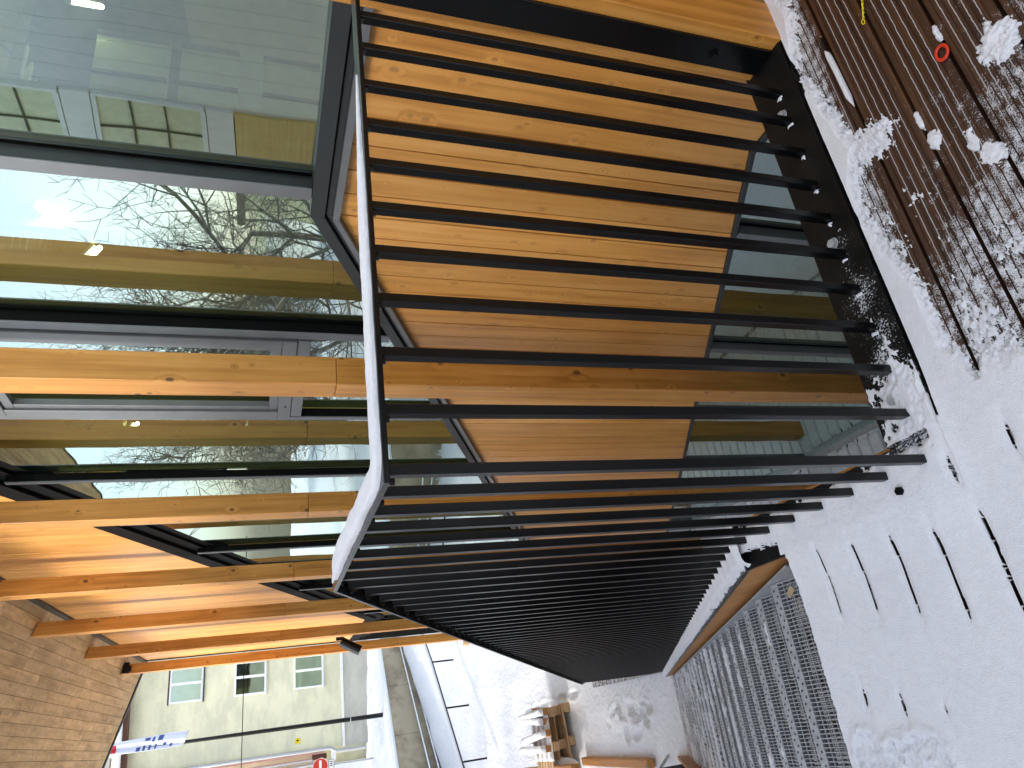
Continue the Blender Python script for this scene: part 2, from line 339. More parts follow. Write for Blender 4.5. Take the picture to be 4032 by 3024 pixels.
def field(name, xs, ys, hf, base, mat, parent=None, kind=None, drop=.004, keepall=False, need=1):
    """snow as a height field: hf = thickness, base = what it lies on; bare spots are left open"""
    Xg, Yg = np.meshgrid(xs, ys, indexing='ij'); h = hf(Xg, Yg); zb = base(Xg, Yg)
    z = zb + np.where(h > 0, h, -drop)
    nx, ny = len(xs), len(ys); idx = np.arange(nx * ny).reshape(nx, ny)
    q = np.stack([idx[:-1, :-1], idx[1:, :-1], idx[1:, 1:], idx[:-1, 1:]], -1).reshape(-1, 4)
    if not keepall:
        hv = (h.ravel()[q] > 0).sum(1); q = q[hv >= need]
    used = np.unique(q); re = np.full(nx * ny, -1); re[used] = np.arange(len(used))
    co = np.stack([Xg.ravel(), Yg.ravel(), z.ravel()], -1)[used]; q = re[q]
    me = bpy.data.meshes.new(name); me.vertices.add(len(co)); me.vertices.foreach_set('co', co.astype(np.float32).ravel())
    me.loops.add(len(q) * 4); me.loops.foreach_set('vertex_index', q.ravel().astype(np.int32))
    me.polygons.add(len(q)); me.polygons.foreach_set('loop_start', np.arange(0, len(q) * 4, 4, dtype=np.int32)); me.polygons.foreach_set('loop_total', np.full(len(q), 4, dtype=np.int32))
    me.update(calc_edges=True); me.validate(); me.polygons.foreach_set('use_smooth', [True] * len(me.polygons))
    return put(name, me, mat, parent, kind=kind)

# ================================================================== the yard
GZ = -5.2 + H
WA, WB = (28.0, -3.4), (22.9, .8)      # line of the retaining wall
wn = Vector((4.2, 5.1, 0)).normalized(); wd = Vector((-5.1, 4.2, 0)).normalized()
def wall_d(x, y): return (x - 28) * wn.x + (y + 3.4) * wn.y
def wall_s(x, y): return (x - 28) * wd.x + (y + 3.4) * wd.y
def wall_top(s): return -4.29 + H + np.clip(s, -8, 12) * .068
def ground_h(x, y):
    z = GZ + .10 * (fbm(x, y, .35, 4, 3) - .5) + .05 * (fbm(x * .6, y * 2.2, 1.1, 3, 5) - .5)
    d = wall_d(x, y); s = wall_s(x, y); near = (x > 12) & (x < 60) & (y < 12)
    bank = .16 * sstep(-3.4, -.6, d) * (1 - sstep(-.4, .0, d)) * (.7 + .6 * fbm(s, d, .7, 3, 8))
    z = z + np.where(near & (d < 0), bank, 0)
    up = sstep(.05, .25, d); top = wall_top(s) - .03 + .25 * sstep(.2, 2.2, d) * (fbm(x, y, .9, 4, 12) - .1)
    z = np.where(d > 0.04, z * (1 - up) + top * up, z)
    # footprints and a trampled patch by the foot of the stairs
    for (cx, cy, a, l_) in FOOT:
        c_, s_ = math.cos(a), math.sin(a); u = (x - cx) * c_ + (y - cy) * s_; v = -(x - cx) * s_ + (y - cy) * c_
        r = (u / l_) ** 2 + (v / .065) ** 2; z = z - .07 * np.exp(-r * r * 1.2) + .025 * np.exp(-(r - 1.7) ** 2 * 3)
    r = ((x - 10.6) / .75) ** 2 + ((y - .12) / .25) ** 2
    z = z + .09 * (fbm(x, y, 6, 4, 31) - .62) * (1 - sstep(.5, 1.4, r))
    return z
FOOT = []
for i in range(16): FOOT.append((12.0 + i * .42, -.95 - .13 * i + (.13 if i % 2 else -.13), -.3 + random.uniform(-.2, .2), .15))
for i in range(10): FOOT.append((10.2 + random.uniform(-.5, .9), .1 + random.uniform(-.25, .25), random.uniform(0, 3), .14))
for i in range(6): FOOT.append((12.4 + i * .5, -.35 + i * .02, 0., .22))
xs = np.concatenate([np.linspace(-30, 9, 40, endpoint=False), np.arange(9, 16, .035), np.arange(16, 34, .09), np.linspace(34, 110, 60)])
ys = np.concatenate([np.linspace(-60, -8, 40, endpoint=False), np.arange(-8, -3, .12), np.arange(-3, 1.6, .035), np.arange(1.6, 6, .2), np.linspace(6, 90, 70)])
g = field('snow_ground', xs, ys, lambda x, y: np.full(x.shape, .001), ground_h, 'snow_far', kind='structure', keepall=True)
g['label'] = 'snow-covered yard with footprints below the stairs'

# lower boardwalk between the facade and the stairs, its snow split along the board joints
walk = thing('lower_boardwalk', 'snow-covered boardwalk under the stairs along the glazed wall', None, (0, 0, GZ), kind='structure')
me = MB().quadbox((0, 0, 0), (.119, 1.55, .05)).mesh('walk_board')
for k in range(-6, 62):
    put('board', me, 'deck', walk, (4.683 + .1325 * (k - 12) + .007, -1.93, .075))
def walk_snow(x, y):
    f = np.abs(((x - 4.683) / .1325) % 1 - .5) * 2
    h = .022 * (1 - np.clip((f - .86) / .10, 0, 1.6)) + .008 * (fbm(x, y, 9, 3, 40) - .5)
    mend = fbm(x, y, 2.2, 3, 41); h = np.where(mend > .62, np.maximum(h, .012), h)
    h = np.where(f > .89 - .07 * fbm(x, y, 20, 2, 6), -1, h)
    return np.where((y < -1.86), h - .03 * (fbm(x, y, 12, 2, 4)), h)
o = field('boardwalk_snow', np.arange(2.2, 9.5, .0075), np.arange(-1.9, -.42, .02), walk_snow, lambda x, y: np.full(x.shape, GZ + .125), 'snow_far', kind='stuff')
tag(o, 'snow lying board by board on the lower boardwalk', None)

# ================================================================== the office building
F = -1.92
bld = thing('office_building', 'timber and glass building with a sloping orange cladding band and boarded soffit', 'building', (2, F, GZ))
def par(o):
    o.location = Vector(o.location) - Vector(bld.location); o.parent = bld; return o
def zt(x): return -.288 - .4964 * max(0, x - 2.31)          # top of the lower cladding band
def zb(x): return -1.818 - .4964 * max(0, x - 1.69)        # bottom of it
def zu(x): return max(1.297 - .4964 * (x - 6.4), -1.73)    # bottom of the upper cladding
def zs(x, y=F): return 3.015 - .07 * x + .33 * (y + 1.6)   # soffit
def zg(x): return zu(x) - .40
GB = -5.10
# lower band boards
x = 2.052 - .13 * 23; 
while x < 11.6:
    a, b_ = x + .0030, x + .1270
    pts = [(a, zb(a)), (b_, zb(b_)), (b_, zt(b_)), (a, zt(a))]
    if a < 2.31 < b_: pts = [(a, zb(a)), (b_, zb(b_)), (b_, zt(b_)), (2.31, zt(2.31)), (a, zt(a))]
    if a < 1.69 < b_: pts = [(a, zb(a)), (1.69, zb(1.69)), (b_, zb(b_)), (b_, zt(b_)), (a, zt(a))]
    pts = [(p, max(q, GB + .02)) for p, q in pts]
    if pts[-1][1] - pts[0][1] > .03: par(prismo('board', Z(pts), F - .022, F + random.uniform(-.0008, .0008), 'clad', bevel=.0018))
    x += .13
x = 3.60
while x < 14.85:
    a, b_ = x + .0030, x + .1270
    if zs(b_) - zu(b_) > .05: par(prismo('board', Z([(a, zu(a) + .002), (b_, zu(b_) + .002), (b_, zs(b_) - .06), (a, zs(a) - .06)]), F - .022, F + random.uniform(-.0008, .0008), 'clad', bevel=.0018))
    x += .13
# backing
par(prismo('wall_core', Z([(-1, zb(-1) + .01), (1.69, zb(1.69) + .01), (8.26, GB + .03), (11.9, GB + .03), (2.31, zt(2.31) - .012), (-1, zt(-1) - .012)]), F - .30, F - .024, 'void'))
par(prismo('wall_core', Z([(3.7, zu(3.7) + .004), (12.5, zu(12.5) + .004), (14.86, -1.726), (14.86, zs(14.86) - .01), (3.7, zs(3.7) - .01)]), F - .30, F - .024, 'void'))
# dark fascia under the upper cladding, in three steps
def sl(x0, x1, f0, f1, y0, y1, mat, nm):
    xs_ = [x0] + [k for k in (12.50,) if x0 < k < x1] + [x1]
    par(prismo(nm, Z([(k, f0(k)) for k in xs_] + [(k, f1(k)) for k in reversed(xs_)]), y0, y1, mat))
sl(1.0, 14.86, lambda x: zu(x) - .17, lambda x: zu(x) - .001, F - .10, F + .012, 'matt_black', 'fascia')
sl(1.0, 14.86, lambda x: zu(x) - .30, lambda x: zu(x) - .172, F - .10, F - .020, 'matt_black', 'fascia')
sl(1.0, 14.86, lambda x: zu(x) - .40, lambda x: zu(x) - .302, F - .10, F - .045, 'matt_black', 'fascia')
# strip between cladding and soffit
sl(3.6, 14.9, lambda x: zs(x) - .058, lambda x: zs(x) + .03, F - .05, F + .03, 'alu_dark', 'fascia')
# sill frames: level part then following the slope
def slope_frame(nm, d0, d1, y0, y1, mat, f=zt, kx=2.31, xa=-1.0, xb=10.0):
    dx = (d1 - d0) * .0
    par(prismo(nm, Z([(xa, f(xa) + d0), (kx, f(kx) + d0), (kx, f(kx) + d1), (xa, f(xa) + d1)]), y0, y1, mat, bevel=.0015))
    par(prismo(nm, Z([(kx + .001, f(kx) + d0), (xb, f(xb) + d0), (xb, f(xb) + d1), (kx + .001, f(kx) + d1)]), y0, y1, mat, bevel=.0015))
slope_frame('sill_trim', .0, .027, F - .03, F + .034, 'alu_grey')
slope_frame('sill_flashing', .028, .052, F - .06, F + .006, 'alu_dark'); slope_frame('sill_gap', .0525, .057, F - .06, F - .002, 'matt_black')
slope_frame('window_sill', .058, .114, F - .07, F + .022, 'alu_dark')
slope_frame('sill_trim', -.028, -.001, F - .04, F + .012, 'alu_dark', f=zb, kx=1.69, xb=7.9)
def tb(x): return zt(x) + .115
def tp(x): return min(zg(x), zs(x) - .02)
MUL = [-.55, 2.185, 3.245, 4.26, 5.345, 6.41, 7.47, 8.53, 9.6, 10.7, 11.8, 12.9, 14.0]
for i, mx in enumerate(MUL):
    top = min(tp(mx) + .17, zs(mx) - .03) if mx > -.4 else 3.0
    wq = .031 if i < 3 else .022
    par(boxo('mullion', (mx - wq + .001, F - .039, tb(mx) + H + .001), (mx + wq - .001, F + .014, top + H), 'matt_black' if i > 1 else 'alu_dark'))  # body darker than the grey cap on its front
    par(boxo('mullion_cap', (mx - wq, F + .0145, tb(mx) + H + .001), (mx + wq, F + .023, top + H), 'alu_grey', bevel=.002))
    if i < 3: par(boxo('gasket', (mx - .048, F - .055, tb(mx) + H + .002), (mx + .045, F - .040, top + H), 'matt_black'))
    if mx < 9: par(boxo('mullion', (mx - .024, F - .07, GB + H + .06), (mx + .024, F + .010, zb(mx) - .029 + H), 'alu_grey', bevel=.002))
    if mx < 9: par(boxo('gasket', (mx - .042, F - .055, GB + H + .061), (mx + .034, F - .040, zb(mx) - .03 + H), 'matt_black'))
par(boxo('base_rail', (-1, F - .07, GB + H - .02), (14.8, F + .02, GB + H + .035), 'galv', bevel=.004))
par(boxo('base_flashing', (-1, F + .021, GB + H - .06), (14.8, F + .03, GB + H - .005), 'alu_dark', bevel=.002))
# panes
for i in range(len(MUL) - 1):
    a, b_ = MUL[i] + .032, MUL[i + 1] - .032
    if tp(a) - tb(a) > .05:
        kb = [k for k in (2.31,) if a < k < b_]
        par(prismo('pane', Z([(a, tb(a))] + [(k, tb(k)) for k in kb] + [(b_, tb(b_)), (b_, max(tp(b_), tb(b_) + .01)), (a, tp(a))]), F - .052, F - .040, 'glass'))
    if a < 8:
        kb = [k for k in (1.69,) if a < k < b_]
        z1 = max(zb(b_) - .03, GB + .08)
        par(prismo('pane', Z([(a, GB + .036), (b_, GB + .036), (b_, z1)] + [(k, zb(k) - .03) for k in reversed(kb)] + [(a, zb(a) - .03)]), F - .052, F - .040, 'glass'))
# opening sash in the bay behind the second post, with its transom
ws = thing('window_sash', None, None, (0, 0, 0)); par(ws); ws.location = Vector((3.29, F, -.24 + H)) - Vector(bld.location)
def sub(o): o.location = Vector(o.location) - Vector((3.29, F, -.24 + H)); o.parent = ws
zc0, zc1 = -.105, 1.30
for lo, hi in (((3.285, F - .03, -.245), (4.222, F + .026, -.180)), ((3.285, F - .02, -.178), (4.222, F + .034, zc0)), ((3.285, F - .02, zc1), (4.222, F + .034, zc1 + .09)),
               ((3.285, F - .02, zc0), (3.365, F + .034, zc1)), ((4.142, F - .02, zc0), (4.222, F + .034, zc1))):
    sub(boxo('frame', (lo[0], lo[1], lo[2] + H), (hi[0], hi[1], hi[2] + H), 'alu_grey', bevel=.003))
for lo, hi in (((3.366, F - .02, zc0 + .001), (4.141, F + .018, zc0 + .05)), ((3.366, F - .02, zc1 - .05), (4.141, F + .018, zc1 - .001)), ((3.366, F - .02, zc0 + .051), (3.41, F + .018, zc1 - .051)), ((4.097, F - .02, zc0 + .051), (4.141, F + .018, zc1 - .051))):
    sub(boxo('glazing_bead', (lo[0], lo[1], lo[2] + H), (hi[0], hi[1], hi[2] + H), 'alu_grey', bevel=.002))
sub(boxo('drain_slot', (3.45, F + .0341, -.150 + H), (3.475, F + .036, -.142 + H), 'matt_black')); sub(boxo('drain_slot', (4.05, F + .0341, -.150 + H), (4.075, F + .036, -.142 + H), 'matt_black'))
# soffit boards and their edge
def soff(x, y): return zs(x, y) + H
y = F; row = 0
while y < 1.15:
    x = 7.0 + random.uniform(0, .9); xp = 6.2
    cuts = [6.2]
    while cuts[-1] < 15.1: cuts.append(cuts[-1] + random.choice([.8, 1.2, 1.8, 2.4]))
    cuts[-1] = 15.12
    for a, b_ in zip(cuts[:-1], cuts[1:]):
        if b_ - a < .1: continue
        y0, y1 = y + .0022, y + .1238; a += .0012; b_ -= .0012; dz = random.uniform(0, .003)
        P = [(a, y0, soff(a, y0) - dz), (b_, y0, soff(b_, y0) - dz), (b_, y1, soff(b_, y1) - dz), (a, y1, soff(a, y1) - dz)]
        P = [(p[0] - a, p[1] - y0, p[2] - soff(a, y0)) for p in P]; P += [(p[0], p[1], p[2] + .025) for p in P]
        par(put('soffit_board', MB().hexa(P).mesh('soffit_board', bevel=.0015), 'rough_y', None, (a, y0, soff(a, y0))))
    y += .126
def slab(nm, x0, x1, y0, y1, o0, o1, mat):
    P = [(x0, y0, soff(x0, y0) + o0), (x1, y0, soff(x1, y0) + o0), (x1, y1, soff(x1, y1) + o0), (x0, y1, soff(x0, y1) + o0)]
    P += [(p[0], p[1], p[2] + o1 - o0) for p in P]
    par(put(nm, MB().hexa([(p[0] - x0, p[1] - y0, p[2] - soff(x0, y0)) for p in P]).mesh(nm), mat, None, (x0, y0, soff(x0, y0))))
slab('soffit_panel', 2.2, 6.19, F, 1.17, 0, .03, 'rough_y')
slab('roof_deck', 2.2, 15.15, F - 6, 1.2, .04, .25, 'void')
slab('roof_edge', 15.151, 15.22, F - 6, 1.25, -.02, .3, 'alu_dark')
slab('roof_edge', 2.2, 15.15, 1.21, 1.25, -.02, .3, 'alu_dark')
par(boxo('corner_trim', (14.862, F - .3, GB + H), (14.92, F + .02, zs(14.9) + H), 'alu_dark'))
par(boxo('end_wall', (14.80, F - 6, GB + H), (14.86, F - .31, zs(14.9, F - 5) + H), 'cream'))
# interior
for mx in MUL[:9]:
    par(boxo('inner_post', (mx + .045, F - .42, GB + H), (mx + .165, F - .12, zs(mx) + H - .02), 'indoor', bevel=.003))
par(boxo('back_wall', (-4, -7.3, GB + H), (14.7, -7.2, 3 + H), 'plaster_in'))
par(boxo('side_wall', (-4.1, -7.2, GB + H), (-4.0, F - .1, 3 + H), 'plaster_in'))
par(boxo('inner_floor', (-4, -7.2, GB + H - .05), (14.7, F - .1, GB + H + .05), 'floor_in'))
par(boxo('ceiling', (-4, -7.2, 1.72 + H), (12, F - .45, 1.78 + H), 'ceiling'))
me = MB().quadbox((0, 0, 0), (.05, 4.7, .07)).mesh('slat')
for k in range(110):
    par(put('ceiling_slat', me, 'slat', None, (-3.9 + k * .14, -7.15, 1.645 + H)))
for xx in (1.2, 3.4, 5.6, 7.8): par(boxo('ceiling_beam', (xx, -7.1, 1.35 + H), (xx + .16, F - .5, 1.64 + H), 'indoor_board', bevel=.004))
# inner partition with tall windows seen through the first pane
par(boxo('partition', (4.3, -5.2, -1.6 + H), (4.42, -3.3, -.9 + H), 'indoor_board'))
for z0, z1 in ((-.86, -.5), (-.42, .02), (.20, .62), (.70, 1.2)):
    fo = par(boxo('inner_window', (4.30, -5.1, z0 + H), (4.36, -4.25, z1 + H), 'green_in'))
    for yy in (-5.1, -4.69, -4.28): o = boxo('glazing_bar', (4.27, yy, z0 + H), (4.299, yy + .03, z1 + H), 'alu_dark'); o.parent = fo; o.location = Vector(o.location) - Vector((4.30, -5.1, z0 + H))
par(boxo('partition', (4.33, -5.2, -.5 + H), (4.40, -3.4, -.42 + H), 'white_paint')); par(boxo('partition', (4.33, -5.2, .02 + H), (4.40, -3.4, .20 + H), 'white_paint'))
par(boxo('partition', (4.37, -4.20, -.9 + H), (4.43, -3.3, 1.6 + H), 'plaster_in'))
SC_ = 1.30 / 1.5
led = [((5.98, -4.12), (6.51, -4.72)), ((4.69, -5.88), (5.35, -6.7)), ((4.77, -3.81), (5.27, -4.06)), ((8.84, -3.63), (9.6, -4.2)), ((2.4, -3.4), (2.9, -4.0)), ((7.1, -5.6), (7.7, -6.3))]
LN = ['tube light over the second bay of the glazed wall', 'tube light deep inside above the inner windows', 'tube light nearest the glass of the first pane', 'far tube light seen past the third timber post', 'tube light hanging close to the first window', 'tube light near the back wall of the hall']
for (a, b_), lb in zip(led, LN):
    t = thing('tube_light', 'yellowish ' + lb, 'lamp', (a[0] * SC_, a[1] * SC_, 1.30 + H), group='tube lights under the hall ceiling')
    d = Vector((b_[0] - a[0], b_[1] - a[1], 0)) * SC_
    put('lamp_tube', MB().cyl((0, 0, 0), d, .022, 8).mesh('lamp_tube'), 'led', t)
    put('housing', MB().cyl((0, 0, .055), d + Vector((0, 0, .055)), .028, 6).mesh('housing'), 'white_paint', t)

xs_ = thing('exit_sign', 'small dark sign with a white down arrow inside the glazed hall', 'sign', (6.87, -2.9, -.91 + H))
put('hanger', MB().cyl((.08, .006, .16), (.08, .006, 2.55), .006, 6).mesh('hanger'), 'black_steel', xs_)
put('sign_plate', MB().quadbox((0, 0, 0), (.16, .012, .16)).mesh('sign_plate', bevel=.002), 'floor_in', xs_)
put('arrow', MB().prism([(.071, .075), (.089, .075), (.089, .135), (.071, .135)], .0125, .015).prism([(.04, .078), (.08, .025), (.12, .078)], .0125, .0155).mesh('arrow'), 'sign_white', xs_)

# ================================================================== timber posts
PX = [1.02, 3.17, 5.25, 7.41, 9.53, 11.65, 13.77]
PL = ['thick orange timber post by the deck with a dark steel plate bolted to it',
      'orange timber post standing in front of the opening window sash', 'second orange post past the balustrade corner, dark knots down its narrow face',
      'orange post crossing the start of the upper dark fascia', 'orange timber post whose cut top meets the boarded soffit nearest the eye',
      'orange post with the black spotlight fixed to it', 'last and thinnest-looking orange post, black bracket at its top, cream house behind']
for i, px in enumerate(PX):
    t = thing('timber_post', PL[i], 'post', (px, -1.76, GZ if i else -.05), group='timber posts in a row along the glazed wall')
    w_, d_ = .150, .150
    zt_ = min(soff(px, -1.6), soff(px + w_, -1.76)); joint = 1.02 if i else 2.6
    z0 = GZ + .1 if i else 0.012
    y0 = -1.77 if i == 0 else -1.745
    put('lower_length', MB().quadbox((0, 0, 0), (w_, d_, joint - z0)).mesh('length', bevel=.004), 'post', t, (0, y0 + 1.76, z0 - t.location.z))
    # top is cut to the soffit
    m = MB(); zc = [soff(px, y0), soff(px + w_, y0), soff(px + w_, y0 + d_), soff(px, y0 + d_)]
    lo = joint + .0015
    m.hexa([(0, 0, 0), (w_, 0, 0), (w_, d_, 0), (0, d_, 0), (0, 0, zc[0] - lo - .012), (w_, 0, zc[1] - lo - .012), (w_, d_, zc[2] - lo - .012), (0, d_, zc[3] - lo - .012)])
    put('upper_length', m.mesh('length', bevel=.004), 'post', t, (0, y0 + 1.76, lo - t.location.z))
    if i == 6:
        put('top_bracket', MB().quadbox((-.03, -.01, 0), (.02, .16, .10)).quadbox((-.035, .05, -.03), (-.02, .14, .0)).mesh('top_bracket', bevel=.004), 'black_steel', t, (0, 0, zc[0] - .09 - t.location.z))

# ================================================================== deck
deck = thing('deck', 'dark brown grooved boards of the upper deck', None, (0, 0, 0), kind='structure')
gaps = [.920 - .118 * k for k in range(-5, 16)]
for gx in gaps:
    x0, x1 = gx + .004, gx + .114
    if gx > .93: y0, y1 = (-.315, 2.6)
    elif gx > .8: y0, y1 = -2.2, 2.6; x1 = min(x1, 1.0285) if gx > .9 else x1
    else: y0, y1 = -2.2, 2.6
    m = MB(); n = 5; wdt = x1 - x0; prof = [(0, -.003), (.0035, 0)]
    for k in range(n):
        c = (gx + .118 * 0 + .0197 * (k + 1) - .0) - x0 ; c = .0197 * (k + 1) - .004 + .0
        if c + .003 < wdt: prof += [(c - .0025, 0), (c - .0012, -.0025), (c + .0012, -.0025), (c + .0025, 0)]
    prof += [(wdt - .0035, 0), (wdt, -.003), (wdt, -.028), (0, -.028)]
    m.prism(prof, 0, y1 - y0); put('deck_board', m.mesh('deck_board'), 'deck', deck, (x0, y0, 0))
boxo('deck_joist', (-.9, -2.2, -.20), (1.02, 2.6, -.035), 'void', deck); boxo('deck_joist', (1.02, -.31, -.20), (1.60, 2.6, -.035), 'void', deck)
boxo('deck_wall', (-.9, -2.2, GZ), (1.0, 2.6, -.21), 'under', deck)

# ================================================================== right balustrade
YR = -.395; XN = 1.095; RT = 1.189; KX = 1.90; EX = 9.36
bal = thing('balustrade', 'black steel balustrade round the deck corner and down the right side of the stairs', 'railing', (XN, YR, 0))
def pb(o): o.location = Vector(o.location) - Vector(bal.location); o.parent = bal; return o
def rail_z(x): return RT - .520 * max(0, x - KX)
def base_z(x): return .02 - .52 * max(0, x - 1.80)
# top rail: flat bar, mitred
hw = .030; th = .010
pb(put('top_rail', MB().hexa([(XN - hw, -1.62, RT - th), (XN + hw, -1.62, RT - th), (XN + hw, YR - hw, RT - th), (XN - hw, YR + hw, RT - th), (XN - hw, -1.62, RT), (XN + hw, -1.62, RT), (XN + hw, YR - hw, RT), (XN - hw, YR + hw, RT)]).mesh('top_rail', bevel=.001), 'black_steel'))
pb(put('top_rail', MB().hexa([(XN - hw, YR + hw, RT - th), (XN + hw, YR - hw, RT - th), (KX, YR - hw, RT - th), (KX, YR + hw, RT - th), (XN - hw, YR + hw, RT), (XN + hw, YR - hw, RT), (KX, YR - hw, RT), (KX, YR + hw, RT)]).mesh('top_rail', bevel=.001), 'black_steel'))
ze = rail_z(EX)
sp = MB().hexa([(KX, YR - hw, RT - th), (EX + .03, YR - hw, ze - th), (EX + .03, YR + hw, ze - th), (KX, YR + hw, RT - th), (KX, YR - hw, RT), (EX + .03, YR - hw, ze), (EX + .03, YR + hw, ze), (KX, YR + hw, RT)])
pb(put('top_rail', sp.mesh('top_rail', bevel=.001), 'black_steel'))
bw = .0095
def baluster(x, y, zlo, zhi, sl_=0.):
    m = MB(); a, b_ = x - bw, x + bw
    m.hexa([(-bw, -bw, 0), (bw, -bw, 0), (bw, bw, 0), (-bw, bw, 0), (-bw, -bw, zhi - zlo + sl_ * bw), (bw, -bw, zhi - zlo - sl_ * bw), (bw, bw, zhi - zlo - sl_ * bw), (-bw, bw, zhi - zlo + sl_ * bw)])
    pb(put('baluster', m.mesh('baluster', bevel=.0015), 'black_steel', None, (x, y, zlo)))
zz = RT - th - .0005
mshared = MB().quadbox((-bw, -bw, 0), (bw, bw, zz - .008)).mesh('baluster', bevel=.0015)
mshared_n = MB().quadbox((-bw - .001, -bw, 0), (bw + .002, bw, zz - .008)).mesh('baluster', bevel=.0015)
nut = MB().cyl((0, 0, 0), (0, 0, .008), .0065, 6).mesh('screw')
near_y = [-1.483, -1.380, -1.266, -1.153, -1.046, -.935, -.831, -.724, -.612, -.502]
for yy in near_y:
    pb(put('baluster', mshared_n, 'black_steel', None, (XN, yy, .008)))
    pb(put('screw', nut, 'black_steel', None, (XN - .004, yy + .017, zz - .009)))
xk = XN
while xk < EX + .01:
    if xk < KX - .01: pb(put('baluster', mshared, 'black_steel', None, (xk, YR, .008)))
    else: baluster(xk, YR, base_z(xk) - .01, rail_z(xk) - th - .001, .520)
    pb(put('screw', nut, 'black_steel', None, (xk, YR + .018, rail_z(xk) - th - .012)))
    xk += .110
# base plates
pl0 = MB().quadbox((1.032, -1.72, .006), (1.180, -.452, .020)).mesh('base_plate', bevel=.0015)
pb(put('base_plate', pl0, 'plate_dusted'))
pb(put('base_plate', MB().quadbox((1.036, -.450, .002), (1.80, -.318, .014)).mesh('base_plate', bevel=.0015), 'plate_dusted'))
pb(put('plate_edge', MB().quadbox((1.0295, -1.72, -.05), (1.0315, -.4, .016)).mesh('plate_edge'), 'black_steel'))
pb(put('base_plate', MB().hexa([(1.801, -.465, .002), (9.5, -.465, base_z(9.5) - .018), (9.5, -.318, base_z(9.5) - .018), (1.801, -.318, .002), (1.801, -.465, .016), (9.5, -.465, base_z(9.5) - .004), (9.5, -.318, base_z(9.5) - .004), (1.801, -.318, .016)]).mesh('base_plate'), 'black_steel'))
# timber stringer face below the plate
def strz(x): return 0.0 - .52 * max(0, x - 1.80)
m = MB().prism([(1.62, -.001), (1.80, -.001), (9.48, strz(9.48)), (9.48, strz(9.48) - .30), (1.80, -.30), (1.62, -.30)], 0, .04)
pb(put('stringer_board', m.mesh('stringer', bevel=.002), 'board_x', None, (0, -.360, 0)))
pb(put('stringer_board', MB().prism([(1.18, -.002), (1.80, -.002), (9.48, strz(9.48) - .002), (9.48, strz(9.48) - .30), (1.80, -.30), (1.18, -.25)], 0, .04).mesh('stringer', bevel=.002), 'board_x', None, (0, -.462, 0)))
# flat end plate against the first timber post, with bolts
epo = pb(put('end_plate', MB().quadbox((0, 0, 0), (.082, .010, 3.2)).mesh('end_plate', bevel=.001), 'black_steel', None, (1.058, -1.6185, .022)))
for zz_ in (.17, 1.02, 1.36):
    m = MB().cyl((0, 0, 0), (0, .004, 0), .016, 16).cyl((0, .004, 0), (0, .012, 0), .010, 6)
    o = put('bolt', m.mesh('bolt'), 'black_steel', epo, (.041, .010, zz_))
for bx_, by_ in ((1.105, -1.413), (1.108, -.977), (1.114, -.545)):
    m = MB().cyl((0, 0, 0), (0, 0, .002), .016, 18).cyl((0, 0, .002), (0, 0, .011), .0125, 6)
    pb(put('bolt', m.mesh('bolt', bevel=.0008), 'galv', None, (bx_, by_, .0202)))
pb(put('bolt', MB().cyl((0, 0, 0), (0, 0, .024), .010, 6).mesh('bolt'), 'matt_black', None, (1.177, -.352, .014)))

# snow on the rail: a rounded loaf following the bar
def loaf(name, path, wf, hf, seed, mat='snow'):
    vs, fs = [], []; K = 14
    for i, (p, t) in enumerate(path):
        side = Vector((-t.y, t.x, 0)).normalized(); wd_, hh = wf(i / (len(path) - 1), p), hf(i / (len(path) - 1), p)
        for k in range(K + 1):
            a = math.pi * k / K; jit = 1 + .10 * (float(vnoise(np.array(p.x * 60 + k * .8 + p.y * 60), np.array(k * 1.3 + seed))) - .5) + .12 * (float(vnoise(np.array(p.x * 14 + p.y * 14), np.array(k * .3 + seed + 9))) - .5)
            vs.append(tuple(p + side * math.copysign(abs(math.cos(a)) ** .55, math.cos(a)) * wd_ * jit + Vector((0, 0, (math.sin(a) ** .7 if math.sin(a) > 0 else 0) * hh * jit))))
    for i in range(len(path) - 1):
        for k in range(K): b = i * (K + 1) + k; fs.append((b, b + 1, b + K + 2, b + K + 1))
    n_ = len(path) - 1; fs.append(tuple(range(K + 1))); fs.append(tuple(n_ * (K + 1) + k for k in reversed(range(K + 1))))
    me = bpy.data.meshes.new(name); me.from_pydata(vs, [], fs); me.update()
    bm = bmesh.new(); bm.from_mesh(me); bmesh.ops.recalc_face_normals(bm, faces=bm.faces); bm.to_mesh(me); bm.free()
    me.polygons.foreach_set('use_smooth', [True] * len(me.polygons)); return me
path = []
for yy in np.arange(-1.29, YR - .03, .006): path.append((Vector((XN, yy, RT + .0003)), Vector((0, 1, 0))))
for k in range(9):
    a = k / 8 * math.pi / 2; path.append((Vector((XN + .03 - .03 * math.cos(a), YR - .03 + .03 * math.sin(a), RT + .0003)), Vector((math.sin(a), math.cos(a), 0))))
for xx in np.arange(XN + .035, KX - .005, .006): path.append((Vector((xx, YR, RT + .0003)), Vector((1, 0, 0))))
me = loaf('rail_snow', path, lambda t, p: .0245 * min(1, max(.16, .2 + (p.y + 1.29) / .5)) * (1 if p.x < KX - .12 else max(.4, (KX - p.x) / .12)), lambda t, p: .013 * min(1, .25 + max(0, (p.y + 1.29) / .5)) * (1 + .5 * max(0, min(1, (p.x - 1.1) / .5))) * (1 if p.x < KX - .2 else max(.15, (KX - p.x) / .2)), 3)
tag(put('rail_snow', me, 'snow'), 'strip of snow lying along the level top rail', None, kind='stuff')

